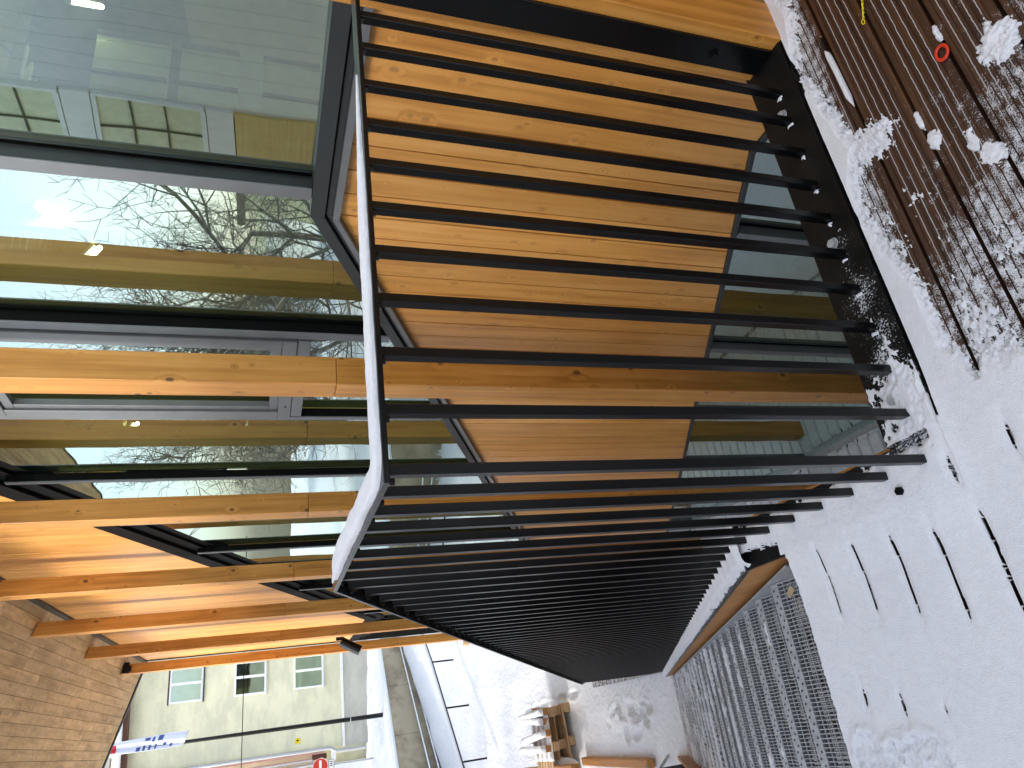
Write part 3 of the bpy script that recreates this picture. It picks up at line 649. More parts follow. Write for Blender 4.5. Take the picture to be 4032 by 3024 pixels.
# ================================================================== snow on deck, plates and stairs base
GX = [.920 - .118 * k for k in range(-6, 10)]
def deck_snow_h(x, y):
    n1 = fbm(x, y, 9, 4, 21); n2 = fbm(x, y, 70, 3, 22, .65); n3 = fbm(x, y, 220, 2, 23)
    p = np.full(x.shape, -1.)
    # heap along the plate edge
    edge = np.where(y < -1.45, .955 + .02 * np.sin((y + 1.6) * 9), np.where(y < -1.0, .985 - .0 * y, .985))
    edge = np.interp(y, [-1.80, -1.70, -1.60, -1.50, -1.42, -1.22, -1.16, -1.08, -.98, -.86, -.75], [.985, .950, .962, 1.003, .985, .955, .930, .975, .985, .965, .93])
    p = np.maximum(p, np.clip((x - edge) * 26 + (n1 - .5) * 1.0, -1, 1) * np.where(x < 1.029, 1, 0) - np.where(x < 1.029, 0, 2))
    # tongue crossing to the next boards
    d = np.hypot((x - (.93 - (y + 1.15) * .1)) / .075, (y + 1.14) / .05); p = np.maximum(p, np.clip(1.1 - d * 1.0 + (n1 - .5), -1, .7))
    # full cover towards +Y
    lim = np.interp(x, [.3, .6, .7, .8, .9, 1.03], [-.72, -.72, -.76, -.80, -.88, -.95])
    full = (y - lim) * 3.6 + (n1 - .5) * 2.6 - .10
    gapd = np.min(np.abs(x[..., None] - np.array(GX)), -1)
    full = np.where(y < -.50, full - 1.0 * np.exp(-(gapd / .012) ** 2) - .5 * np.exp(-(((x - .011) % .118 - .1) / .02) ** 2) * (y < -.6), full)
    p = np.maximum(p, np.clip(full, -1, 1))
    # crystals at the ragged border
    cov = p + (n2 - .5) * .7 * (1 - sstep(.35, .95, p)) + (n3 - .5) * 1.3 * (1 - sstep(.4, 1., p)) - .10
    h = np.where(cov > 0, np.minimum(cov, 1) ** 1.5 * (.017 + .004 * n1), 0) 
    h = h + np.where(cov > 0, .0009 * (n2 - .5) + .0010 * (n3 - .5), 0)
    # slits left open over the joints
    for gx, a, b_ in ((.906, -.60, -.56), (.905, -.402, -.345), (1.040, -.385, -.325), (1.029, -.262, -.055), (1.147, -.265, -.068), (1.260, -.283, -.100), (1.374, -.293, -.118), (1.490, -.310, -.135), (1.50, .028, .075), (1.392, .048, .098), (.802, -.60, -.515), (1.283, .075, .10)):
        rag = (fbm(y, x * 0 + gx, 55, 3, 5) - .5); wv = gx + .004 * (fbm(y, y * 0, 12, 2, 5) - .5) * 2
        wid = {1.029: .0034, 1.147: .0027, 1.260: .0022, 1.374: .0018, 1.490: .0011}.get(gx, .0034) * (1 + .5 * rag)
        endf = np.clip(np.minimum(y - a, b_ - y) / .02, 0, 1); wid = wid * endf
        dd = np.abs(x - wv); h = h - .006 * np.exp(-(dd / .011) ** 2) * sstep(a - .05, a + .03, y) * (1 - sstep(b_ - .03, b_ + .05, y)) * (h > .006)
        h = np.where((y > a) & (y < b_) & (dd < wid), -.004, h)
    # two boot prints at the left edge of the picture
    for cx, cy, r in ((1.53, .172, .045), (1.37, .180, .06), (1.44, .19, .04)):
        rr = np.hypot((x - cx) / r, (y - cy) / (.05)); h = h + .006 * np.exp(-(rr - 1.15) ** 2 * 14) * (n2 + .3); h = np.where(rr < 1.0, h * (.25 + 1.1 * (n2 - .35)), h)
    # black rim between deck heap and plate
    h = np.where((x > 1.024) & (x < 1.036) & (y < -.47), np.where(y < -.47, -.01, h), h)
    # near plate: bare at the inner side, heaped round the feet of the balusters towards the corner
    onp = (x >= 1.03) & (y < -.452)
    core = 1.085 + .012 * np.sin(y * 13)
    pp = (y + .88) * 2.8 - np.abs(x - core) * np.interp(y, [-1, -.6, -.47], [30, 14, 9]) + (n1 - .5) * 2.4 + (n2 - .5) * 1.6 + .15
    pp = np.where(x > 1.174, -1, pp)
    for yy in near_y: pp = np.maximum(pp, .8 - np.hypot((x - XN - .0) / .013, (y - yy - .018) / .009) + (n2 - .5) * .9)
    hp = np.where(pp > 0, np.minimum(pp, 1) * .011 + .0015 * (n2 - .5), 0)
    h = np.where(onp, hp, h)
    # return plate: deep, ragged inner edge
    onr = (x >= 1.03) & (y >= -.452) & (y < -.316)
    pr_ = 1 - (-.420 - y) * 60 + (n2 - .5) * 2.2
    hr = np.where(pr_ > 0, np.minimum(pr_, 1) * .016 + .002 * (n2 - .5), 0)
    h = np.where(onr & (x > 1.06), hr, np.where(onr, h * .85 + .001, h))
    # outer rim of the return plate stays black where the stairs begin
    rim = (x > 1.622) & (y > -.352 + .012 * (n2 - .5) * 4 - (x - 1.62) * .10)
    h = np.where(rim, -1, h)
    # nothing over the stairs or over the void
    h = np.where((x > 1.606 + .010 * (n2 - .5) + .006 * (n1 - .5)) & (y > -.318), -1, h)
    h = np.where((x > 1.178) & (y < -.450), -1, h)
    return h
def deck_base(x, y):
    z = np.zeros(x.shape); z = np.where((x >= 1.031) & (y < -.451), .0201, z)
    soft = .0141 * sstep(.99, 1.06, x) * np.where(x < 1.62, 1 - sstep(-.345, -.20, y), (y < -.317) * 1.) * sstep(-.60, -.46, y)
    return np.where((x >= 1.031) & (y < -.451), z, soft)
o = field('deck_snow', np.arange(.38, 1.80, .0021), np.arange(-1.84, .34, .0045), deck_snow_h, deck_base, 'snow', kind='stuff', drop=.003, need=3)
tag(o, 'snow on the upper deck and on the balustrade base plate', None)
def sb_h(x, y):
    n1 = fbm(x, y, 12, 3, 61); n2 = fbm(x, y, 60, 3, 62)
    f = np.abs(((x - XN) / .11) % 1 - .5) * 2
    h = .026 + .012 * (1 - f) * sstep(-.33, -.40, y) + .006 * (n1 - .5) - .020 * sstep(-.350, -.318, y) - .02 * sstep(-.44, -.465, y) + .006 * (n2 - .5)
    return np.where(y > -.330 + .012 * (n2 - .5) * 3, -1, h)
o = field('base_snow', np.arange(1.775, 9.5, .011), np.arange(-.462, -.316, .006), sb_h, lambda x, y: .016 - .52 * np.maximum(0, x - 1.80), 'snow', kind='stuff')
tag(o, 'snow heaped on the sloping base plate between the balusters', None)

# small clumps at the baluster feet and on the boards
def blob(name, loc, r, flat=.5, seed=0, mat='snow', sub_=3):
    bm = bmesh.new(); bmesh.ops.create_icosphere(bm, subdivisions=sub_, radius=1)
    rx, ry, rz = (r, r, r * flat) if not isinstance(r, tuple) else r
    for v in bm.verts:
        k = 1 + .35 * (float(fbm(np.array(v.co.x * 1.3 + seed), np.array(v.co.y * 1.3 + v.co.z), 1.6, 3, seed)) - .5)
        v.co = Vector((v.co.x * rx, v.co.y * ry, v.co.z * rz)) * k
    me = bpy.data.meshes.new(name); bm.to_mesh(me); bm.free(); me.polygons.foreach_set('use_smooth', [True] * len(me.polygons))
    return put(name, me, mat, None, loc)
def lump(cx, cy, rx, ry, hh, seed, label, fill=1.15):
    xs_ = np.arange(-rx * 1.6, rx * 1.6, .0022); ys_ = np.arange(-ry * 1.6, ry * 1.6, .0022)
    def hf(x, y):
        r = np.hypot(x / rx, y / ry); n = fbm(x, y, 45, 4, seed, .6); n2 = fbm(x, y, 180, 2, seed + 3)
        p = fill - r + (n - .5) * 1.5 + (n2 - .5) * .7 * (r > .7)
        return np.where(p > 0, np.minimum(p, .8) ** .7 * hh * (.45 + .9 * n) + .001 * n2, 0)
    o = field('snow_clump', xs_, ys_, hf, lambda x, y: np.full(x.shape, 0.), 'snow'); o.location = (cx, cy, .0002); tag(o, label, 'snow')
lump(.60, -1.085, .034, .046, .015, 4, 'large broken lump of snow on the boards beside the red ring')
lump(.79, -1.02, .014, .022, .009, 9, 'small snow lump between the frosted grooves, nearer the balustrade')
lump(.725, -.955, .014, .030, .006, 12, 'elongated crumbly snow lump on the boards left of the red ring', .85)
lump(.684, -1.222, .006, .020, .007, 2, 'short snow sausage lying on a board joint above the red ring')
lump(.800, -1.085, .006, .018, .007, 22, 'tiny snow plug in the joint between two boards')
lump(.70, -.90, .034, .030, .005, 31, 'low crumbled snow patch at the edge of the dusted boards', .70)
m = thing('stick', 'short black stick with a snow-covered end lying along a board joint', 'stick', (.922, -1.50, .006))
put('twig', MB().cyl((0, 0, 0), (.002, .05, 0), .005, 8).mesh('twig'), 'black_steel', m)
path = [(Vector((.002 - .004 * t, .045 + .20 * t, -.004)), Vector((0, 1, 0))) for t in np.linspace(0, 1, 30)]
put('snow_coat', loaf('coat', path, lambda t, p: .0062 * min(1, 6 * (1 - t) + .05, 6 * t + .4), lambda t, p: .011 * min(1, 6 * (1 - t) + .05), 5), 'snow', m)
rg = MB(); K1, K2 = 28, 8; R_ = .0135; r_ = .0036
for i in range(K1):
    for k in range(K2):
        a = 2 * math.pi * i / K1; b = 2 * math.pi * k / K2; rg.v.append(((R_ + r_ * math.cos(b)) * math.cos(a), (R_ + r_ * math.cos(b)) * math.sin(a) * 1.25, r_ * math.sin(b) * .7 + .004))
for i in range(K1):
    for k in range(K2): rg.f.append((i * K2 + k, ((i + 1) % K1) * K2 + k, ((i + 1) % K1) * K2 + (k + 1) % K2, i * K2 + (k + 1) % K2)); rg.mi.append(0)
o = put('plastic_ring', rg.mesh('ring', smooth=True), 'red', None, (.692, -1.172, .001)); tag(o, 'small red plastic ring lying on the brown deck boards', 'ring')
# twisted yellow wire with a loop at its end
cu = bpy.data.curves.new('wire', 'CURVE'); cu.dimensions = '3D'; cu.bevel_depth = .0011; cu.bevel_resolution = 2
def spl(pts):
    s_ = cu.splines.new('POLY'); s_.points.add(len(pts) - 1)
    for i, p in enumerate(pts): s_.points[i].co = (*p, 1)
A = Vector((.804, -1.425, .006)); D = Vector((-.045, -.115, .002))
for ph in (0, math.pi):
    pts = [tuple(A + D * (k / 60) + Vector((.0017 * math.cos(k * .55 + ph), .0008 * math.sin(k * .55 + ph), .0017 * math.sin(k * .55 + ph)))) for k in range(61)]; spl(pts)
spl([tuple(A + Vector((.004 + .004 * math.cos(a) * -1, .006 + .007 * math.sin(a), 0))) for a in np.linspace(0, 2 * math.pi, 20)])
cu.materials.append(MATS['yellow']); dg = bpy.data.objects.new('tmp', cu); C.objects.link(dg)
me = bpy.data.meshes.new_from_object(dg.evaluated_get(bpy.context.evaluated_depsgraph_get())); bpy.data.objects.remove(dg)
o = put('wire', me, 'yellow'); tag(o, 'twisted yellow wire with a small loop at the deck edge', 'wire')

# ================================================================== metal stairs
RIS, GO = .155, .300; SY0, SY1 = -.288, .62; NT = 24
st = thing('metal_staircase', 'galvanised grating staircase going down from the snowy deck', 'stairs', (1.93, SY0, 0))
def ps(o): o.location = Vector(o.location) - Vector(st.location); o.parent = st; return o
gm = MB(); yy = 0; L = SY1 - SY0
k = 0
while yy < L:      # bearing bars across, 11 mm apart, open at the ends
    b = len(gm.v); x0, x1 = -.305, -.034; t = .0013
    gm.v += [(x0, yy - t, 0), (x1, yy - t, 0), (x1, yy + t, 0), (x0, yy + t, 0), (x0, yy - t, -.010), (x1, yy - t, -.010), (x1, yy + t, -.010), (x0, yy + t, -.010)]
    gm.f += [(b, b + 1, b + 2, b + 3), (b, b + 4, b + 5, b + 1), (b + 3, b + 2, b + 6, b + 7)]; gm.mi += [0, 0, 0]; yy += .0118
for k in range(8):
    xx = -.30 + k * .0345; b = len(gm.v); t = .0015
    gm.v += [(xx - t, 0, .0004), (xx + t, 0, .0004), (xx + t, L, .0004), (xx - t, L, .0004), (xx - t, 0, -.004), (xx + t, 0, -.004), (xx + t, L, -.004), (xx - t, L, -.004)]
    gm.f += [(b, b + 1, b + 2, b + 3), (b, b + 3, b + 7, b + 4), (b + 1, b + 5, b + 6, b + 2)]; gm.mi += [0, 0, 0]
me_g = bpy.data.meshes.new('grating'); me_g.from_pydata(gm.v, [], gm.f); me_g.update()
nm_ = MB().quadbox((-.034, 0, -.032), (0, L, .0012)); k = 0; yy = .02
while yy < L - .01:
    cx = -.0225 if k % 2 else -.0115
    nm_.cyl((cx, yy, .0012), (cx, yy, .0026), .0058, 8, .0046); nm_.cyl((cx, yy, .0026), (cx, yy, .0029), .0036, 6, mi=1); yy += .018; k += 1  # dark discs laid on top stand in for the shade inside the holes
me_n = nm_.mesh('nosing')
for t in range(NT):
    nx = 1.932 + GO * t; nz_ = -.155 - RIS * t
    tr = put('tread', me_g, 'galv', None, (nx, SY0, nz_)); ps(tr)
    put('nosing', me_n, ['galv', 'hole_shade'], tr, (0, 0, 0))
    if t == 0: me_s = MB().quadbox((-.30, -.001, -.06), (-.034, .003, .004)).mesh('tread_side')
    put('tread_side', me_s, 'galv', tr); put('tread_side', me_s, 'galv', tr, (0, L - .002, 0))
# dark backing panel below the treads, behind the grating gaps
m = MB().prism([(1.61, -.42), (1.61, -.50), (9.1, -.50 - .5167 * 7.49), (9.1, -.42 - .5167 * 7.49)], 0, L)
ps(put('underside', m.mesh('underside'), 'under', None, (0, SY0, 0)))
sp_ = MB().prism([(1.64, .008), (1.932, -.143), (9.1, -.143 - .5167 * 7.168), (9.1, -.36 - .5167 * 7.168), (1.932, -.36), (1.64, -.25)], 0, .005)
ps(put('side_plate', sp_.mesh('side_plate'), 'galv', None, (0, SY0 - .008, 0)))
ps(boxo('top_riser', (1.596, SY0, -.17), (1.612, SY1, -.03), 'board_x'))
m = MB().prism([(1.62, .06), (9.3, .06 - .5167 * 7.5), (9.3, -.24 - .5167 * 7.5), (1.62, -.24)], 0, .04)
ps(put('stringer', m.mesh('stringer'), 'board_x', None, (0, SY1 + .005, 0)))
# snow caught on the nosings, more of it further down
def nos_snow(t):
    hx = np.arange(-.040, .006, .0045); hy = np.arange(0, L, .007)
    amt = min(1, max(0, (t - 1) / 9))
    def hf(x, y):
        n = fbm(y + t * 7, y * 0 + t, 9, 3, 70 + t); n2 = fbm(x, y, 40, 2, 80 + t); hole = np.abs(((y - .02) / .036) % 1 - .5) * 2
        half = (n - .68 + amt * .42 + sstep(.3, 1, y / L) * .12 * min(1, t / 3)) * .05 * (1 - .45 * hole)
        p = (half - np.abs(x + .020)) / .004 + (n2 - .5) * 1.2
        return np.where(p > 0, np.minimum(p, 1) * (.004 + .008 * amt), 0)
    return field('nosing_snow', hx, hy, hf, lambda x, y: np.full(x.shape, .0015), 'snow')
for t in range(1, NT):
    o = nos_snow(t); o.location = Vector((1.932 + GO * t, SY0, -.155 - RIS * t)) - Vector(st.location); o.parent = st; o['kind'] = 'stuff'
o = put('leaf', MB().quadbox((-.018, -.010, 0), (.018, .010, .001)).mesh('leaf'), 'leaf', None, (1.845, -.252, -.1525)); o.rotation_euler = (0, 0, .6)
tag(o, 'pale dry leaf lying on the first grating tread', 'leaf')

# left balustrade: its lower end shows at the picture's edge
bl = thing('balustrade', 'snow-capped lower end of the left stair balustrade with two grey bars', 'railing', (5.2, .70, GZ))
def pl_(o): o.location = Vector(o.location) - Vector(bl.location); o.parent = bl; return o
YL = .72
for k in range(44):
    xk = 4.6 + k * .110
    if xk > 9.2: break
    pl_(boxo('baluster', (xk - bw, YL - bw, -.13 - .52 * (xk - 1.9) + .02), (xk + bw, YL + bw, rail_z(xk) - .02), 'black_steel'))
pl_(put('top_rail', MB().prism([(4.5, rail_z(4.5)), (9.3, rail_z(9.3)), (9.3, rail_z(9.3) - .012), (4.5, rail_z(4.5) - .012)], YL - .022, YL + .022).mesh('top_rail'), 'black_steel'))
pl_(put('stringer_board', MB().prism([(4.5, -.08 - .52 * 2.6), (9.4, -.08 - .52 * 7.5), (9.4, -.34 - .52 * 7.5), (4.5, -.34 - .52 * 2.6)], SY1 + .05, SY1 + .09).mesh('stringer_board'), 'board_x'))
o = pl_(put('snow_cap', MB().prism([(4.5, -.02 - .52 * 2.6), (9.4, -.02 - .52 * 7.5), (9.4, -.079 - .52 * 7.5), (4.5, -.079 - .52 * 2.6)], SY1 + .045, SY1 + .17).mesh('snow_cap', bevel=.012), 'snow_far'))
for q in (9.55, 9.95): pl_(put('prop_bar', MB().cyl((q, .62, GZ), (q - .05, .95, GZ + .42), .022, 8).mesh('prop_bar'), 'pipe_steel'))
tb_ = [((9.9, .64, GZ + .02), (12.2, .60, GZ + .15), 'orange timber lying on the snow by the left balustrade foot'), ((11.9, .66, GZ + .3), (14.4, .72, GZ + .46), 'orange timber raised above the first, rounded at its end')]
for (x0, y0, z0), (x1, y1, z1), lb in tb_:
    m = MB().hexa([(0, 0, 0), (x1 - x0, y1 - y0, 0), (x1 - x0, y1 - y0 + .12, 0), (0, .12, 0), (0, 0, z1 - z0), (x1 - x0, y1 - y0, z1 - z0), (x1 - x0, y1 - y0 + .12, z1 - z0), (0, .12, z1 - z0)])
    o = put('timber', m.mesh('timber', bevel=.02), 'board_x', None, (x0, y0, z0)); tag(o, lb, 'timber', 'orange timbers by the yard')
    path = [(Vector((x0 + (x1 - x0) * t, y0 + (y1 - y0) * t + .06, z1 + .002)), Vector((1, (y1 - y0) / (x1 - x0), 0))) for t in np.linspace(.02, .98, 30)]
    if 0: tag(put('timber_snow', loaf('timber_snow', path, lambda t, p: .055, lambda t, p: .06, 8, 'snow_far'), 'snow_far'), 'snow lying on ' + lb, None, kind='stuff')

# ================================================================== pallet pile
def pallet(loc, rot, label):
    t = thing('pallet', label, 'pallet', loc, 'wooden pallets in the yard'); t.rotation_euler = (0, 0, rot)
    bd = MB().quadbox((0, 0, 0), (.10, 1.2, .022)).mesh('pallet_board', bevel=.002); blk = MB().quadbox((0, 0, 0), (.10, .145, .08)).mesh('block', bevel=.003)
    for k in range(6): put('board', bd, 'pallet', t, (.02 + k * .135, 0, .122))
    for yy in (0, .525, 1.05):
        put('stringer', MB().quadbox((0, 0, 0), (.80, .145, .02)).mesh('stringer'), 'pallet', t, (0, yy, .101))
        put('stringer', MB().quadbox((0, 0, 0), (.80, .145, .02)).mesh('stringer'), 'pallet', t, (0, yy, 0))
        for xx in (0, .35, .70): put('block', blk, 'pallet', t, (xx, yy, .0205))
    return t
pallet((12.65, -.25, GZ + .02), .10, 'bottom pallet of the pile, half buried in snow')
pallet((12.72, -.22, GZ + .17), .02, 'middle pallet of the pile with bright block ends')
pallet((12.60, -.20, GZ + .32), -.06, 'top pallet of the pile, its boards capped with snow')
k = 0
for (x, y, z, l_, rz, lb) in ((12.45, -.20, .50, 1.0, .05, 'beam lying on the pallets at their right end'), (12.50, -.05, .50, .85, -.08, 'second beam from the right on the pallets'), (12.35, .12, .54, 1.0, .10, 'beam in the middle of the pile, tilted highest'), (12.50, .36, .52, 1.05, 0., 'beam lying on the pallets at their left end')):
    o = put('beam', MB().quadbox((0, 0, 0), (l_, .10, .10)).mesh('beam', bevel=.003), 'board_x', None, (x, y, GZ + z)); o.rotation_euler = (0, -.03, rz); tag(o, 'snow-topped ' + lb, 'beam', 'beams on the pallet pile')
    path = [(Vector((x + math.cos(rz) * l_ * t - math.sin(rz) * .05, y + math.sin(rz) * l_ * t + .05, GZ + z + .101 + .03 * l_ * t)), Vector((math.cos(rz), math.sin(rz), 0))) for t in np.linspace(.0, 1, 24)]
    tag(put('beam_snow', loaf('beam_snow', path, lambda t, p: .056, lambda t, p: .085, 20 + k), 'snow_far'), 'thick snow cap on the ' + lb, None, kind='stuff'); k += 1
# slats across with snow
for i in range(4):
    yy = -.10; xx = 12.55 + i * .22
    path = [(Vector((xx, -.2 + t * .8, GZ + .50)), Vector((0, 1, 0))) for t in np.linspace(0, 1, 16)]
    tag(put('slat_snow', loaf('slat_snow', path, lambda t, p: .05, lambda t, p: .07, 50 + i), 'snow_far'), 'snow roll on a pallet board under the beams', None, kind='stuff')
o = blob('snow_covered_log', (12.9, .70, GZ + .22), (.62, .13, .14), seed=77, mat='snow_far', sub_=4); tag(o, 'snow-coated log in front of the pallet pile', 'log')
for (x, y, r, lb) in ((18.8, -2.1, .22, 'small stump poking out of the snow slope beyond the pallets'),):
    o = put('stump', MB().cyl((0, 0, -.1), (.02, 0, .14), .10, 12, .09).mesh('stump', bevel=.004), 'pallet', None, (x, y, GZ + .0)); tag(o, lb, 'stump')
# wooden frame standing behind the balustrade
t = thing('wooden_frame', 'brown wooden frame standing in the snow beyond the balustrade', 'frame', (17.0, -2.75, GZ))
for lo, hi in (((0, 0, 0), (.1, .10, .75)), ((0, .62, 0), (.1, .72, .75)), ((0, .101, .62), (.1, .619, .75)), ((0, .101, .0), (.1, .619, .12)), ((.6, 0, 0), (.7, .1, .75)), ((.6, .62, 0), (.7, .72, .75))): boxo('frame_bar', lo, hi, 'pallet', t, bevel=.004)
o = boxo('frame_bar', (.101, .62, .63), (.599, .72, .75), 'pallet', t); boxo('snow_cap', (-.01, -.01, .752), (.71, .73, .81), 'snow_far', t, bevel=.02)
# dry stalks
for j, (x, y) in enumerate(((14.3, .57), (14.1, .62))):
    m = MB()
    for q in range(4): m.cyl((0, 0, -.02), (random.uniform(-.08, .08), random.uniform(-.1, .1), .22 + .06 * q), .004, 5, .002)
    o = put('dry_stalks', m.mesh('dry_stalks'), 'pallet', None, (x, y, GZ)); tag(o, ('bent' if j else 'upright') + ' dry stalks sticking out of the snow behind the pallets', 'plant')

# ================================================================== low railing, retaining wall, pipes
rl = thing('yard_railing', 'low dark railing with thin posts in front of the retaining wall', 'railing', (18.27, .585, GZ))
pts = [(17.2, 1.70), (18.27, .585), (19.42, -.64), (20.57, -1.87), (21.85, -3.0), (23.2, -4.1), (24.6, -5.2)]
for i in range(len(pts) - 1):
    a, b_ = Vector((*pts[i], -4.6 + H)), Vector((*pts[i + 1], -4.6 + H)); o0 = Vector(rl.location)
    put('rail', MB().cyl(a - o0, b_ - o0, .024, 8).mesh('rail'), 'black_steel', rl)
    put('post', MB().cyl(b_ - o0 + Vector((0, 0, -.026)), b_ - o0 + Vector((0, 0, -.62)), .022, 8).mesh('post'), 'black_steel', rl)
path = [(Vector((pts[0][0] + (pts[-1][0] - pts[0][0]) * 0, 0, 0)), Vector((1, 0, 0)))]
seg = []
for i in range(len(pts) - 1):
    a, b_ = Vector((*pts[i], -4.6 + H + .024)), Vector((*pts[i + 1], -4.6 + H + .024))
    for q in np.linspace(0, 1, 12, endpoint=False): seg.append((a.lerp(b_, q), (b_ - a).normalized()))
tag(put('railing_snow', loaf('railing_snow', seg, lambda t, p: .03, lambda t, p: .05, 90), 'snow_far'), 'snow line along the top of the low yard railing', None, kind='stuff')
rw = thing('retaining_wall', 'stained brown concrete retaining wall with snow along its top', 'wall', (28, -3.4, GZ))
def W(s, d, z): return Vector((28 + wd.x * s + wn.x * d, -3.4 + wd.y * s + wn.y * d, z)) - Vector(rw.location)
s0 = -7.0
while s0 < 12:
    s1 = s0 + 2.4; zt0, zt1 = float(wall_top(s0)) - .10, float(wall_top(s1)) - .10
    m = MB().hexa([W(s0, 0, GZ - .4), W(s1 - .008, 0, GZ - .4), W(s1 - .008, .25, GZ - .4), W(s0, .25, GZ - .4), W(s0, 0, zt0), W(s1 - .008, 0, zt1), W(s1 - .008, .25, zt1), W(s0, .25, zt0)])
    put('concrete_panel', m.mesh('concrete_panel', bevel=.01), 'concrete', rw); s0 = s1
seg = [(Vector((28, -3.4, 0)) + wd * s + wn * .13 + Vector((0, 0, float(wall_top(s)) - .10)), wd) for s in np.linspace(-7, 12, 60)]
tag(put('wall_snow', loaf('wall_snow', seg, lambda t, p: .14, lambda t, p: .07, 95), 'snow_far'), 'snow ridge along the retaining wall top', None, kind='stuff')
for nm_l, zz0, zz1 in (('upper of the two bare steel handrails on the retaining wall', -.182, -.209), ('lower of the two bare steel handrails on the retaining wall', -.190, -.220)):
    pA = Vector((27.15, -3.02, -.182 * 27.15)); 
    def hp(s, r): 
        X_ = 28 + wd.x * s - wn.x * .16; Y_ = -3.4 + wd.y * s - wn.y * .16
        return Vector((X_, Y_, X_ * r + H))
    a = hp(-3, zz0 + .010 * (3 / 6.6) * 0 ); b_ = hp(11, zz1)
    # height follows the ramp: straight line between two known points
    p0 = hp(.45, zz0); p1 = hp(6.55, zz1); dd = (p1 - p0) / 6.1
    a = p0 - dd * 4.0; b_ = p1 + dd * 4.0
    t = thing('handrail', nm_l, 'handrail', tuple(a), 'steel handrails on the retaining wall')
    put('pipe', MB().cyl((0, 0, 0), b_ - a, .033, 10).mesh('pipe'), 'pipe_steel', t)
    for q in np.arange(.06, 1, .11):
        c = (b_ - a) * q; put('bracket', MB().cyl(c + Vector((0, 0, -.03)), c + Vector((wn.x * .155, wn.y * .155, -.06)), .012, 6).mesh('bracket'), 'black_steel', t)

# ================================================================== cream house
CX = 32.0
hs = thing('cream_house', 'cream plastered house with grey plinth and three stacked windows', 'house', (CX, -.2, -4.2 + H))
def ph(o): o.location = Vector(o.location) - Vector(hs.location); o.parent = hs; return o
WY0, WY1 = -3.72, -2.46
wz = [(1.84, 3.02), (-.46, .72), (-2.66, -1.50)]
# wall with three real openings
yC = -.22; zT = 4.62
ph(boxo('wall', (CX, -14, -3.36 + H), (CX + .3, WY0, zT + H), 'cream')); ph(boxo('wall', (CX, WY1, -3.36 + H), (CX + .3, yC, zT + H), 'cream'))
zz_ = -3.36
for z0, z1 in reversed(wz):
    ph(boxo('wall', (CX, WY0, zz_ + H), (CX + .3, WY1, z0 + H), 'cream')); zz_ = z1
ph(boxo('wall', (CX, WY0, zz_ + H), (CX + .3, WY1, zT + H), 'cream'))
ph(boxo('wall', (CX + .31, yC - .3, -3.36 + H), (CX + 9, yC, zT + H), 'cream'))
ph(boxo('plinth', (CX - .04, -14, -4.5 + H), (CX + .3, yC + .02, -3.42 + H), 'plinth')); ph(boxo('ledge', (CX - .10, -14, -3.419 + H), (CX - .001, yC + .05, -3.33 + H), 'white_paint'))
for i, (z0, z1) in enumerate(wz):
    f = ph(thing('window', None, None, (CX + .02, WY0, z0 + H)))
    hgt, wid = z1 - z0, WY1 - WY0
    def fb(lo, hi, mt='white_paint', nm='frame'): boxo(nm, lo, hi, mt, f, bevel=.004)
    fb((-.03, 0, 0), (.06, wid, .07)); fb((-.03, 0, hgt - .07), (.06, wid, hgt)); fb((-.03, 0, .07), (.06, .07, hgt - .07)); fb((-.03, wid - .07, .07), (.06, wid, hgt - .07)); fb((-.035, wid * .42, .071), (.05, wid * .42 + .09, hgt - .071))
    fb((-.10, -.04, -.05), (.0, wid + .04, -.002), 'plinth' if i else 'alu_dark', 'sill')
    boxo('pane', (.03, .072, .072), (.04, wid * .42 - .001, hgt - .072), 'glass', f); boxo('pane', (.03, wid * .42 + .092, .072), (.04, wid - .072, hgt - .072), 'glass', f)
    boxo('blind', (.12, .01, .01), (.13, wid * .45, hgt), 'curtain' if i != 1 else 'room_dark', f); boxo('curtain', (.14, wid * .45 + .01, .01), (.15, wid, hgt), ['curtain', 'room_dark', 'curtain'][i], f)
    if i == 0: boxo('sill_band', (-.04, 0, -.0) if False else (-.045, -.03, hgt + .001), (.03, wid + .03, hgt + .05), 'roof_brown', f)
    if i == 2:
        m = MB()
        for q in range(8): m.hexa([(0, q * .085, 0), (0, (q + 1) * .085, .0), (.006, (q + 1) * .085, 0), (.006, q * .085, 0), (0, q * .085, .12 + .03 * (q % 2)), (0, (q + 1) * .085, .12 + .03 * ((q + 1) % 2)), (.006, (q + 1) * .085, .12), (.006, q * .085, .12)])
        put('lace', m.mesh('lace'), 'sign_white', f, (.10, .57, hgt - .30))
# eaves
ph(put('eaves', MB().hexa([(CX - .55, -14, zT + H - .02), (CX - .50, -14, zT + H + .18), (CX + .3, -14, zT + H + .22), (CX + .3, -14, zT + H - .02), (CX - .55, 1.2, zT + H - .42), (CX - .50, 1.2, zT + H - .22), (CX + .3, 1.2, zT + H - .2), (CX + .3, 1.2, zT + H - .42)]).mesh('eaves'), 'roof_brown'))
ph(put('gutter', MB().cyl((CX - .66, -14, zT + H + .22), (CX - .66, 1.2, zT + H - .2), .10, 10).mesh('gutter'), 'white_paint'))
ph(boxo('chimney_pot', (CX - .3, -.9, zT + H + .15), (CX + .1, -.55, zT + H + .75), 'plinth'))
def pipe(nm, y, x, z0, z1, r, mt='galv'): ph(cylo(nm, (x, y, z0 + H), (x, y, z1 + H), r, mt, n=10))
ph(boxo('wall', (CX + .6, yC + .001, -4.4 + H), (CX + .7, 2.6, 3.9 + H), 'cream'))
pipe('downpipe', yC + .02, CX - .10, -2.85, 4.4, .07); ph(cylo('downpipe', (CX - .10, yC + .02, -2.85 + H), (CX - .1, yC + .16, -3.1 + H), .07, 'galv')); pipe('downpipe', yC + .16, CX - .10, -4.2, -3.1, .07)
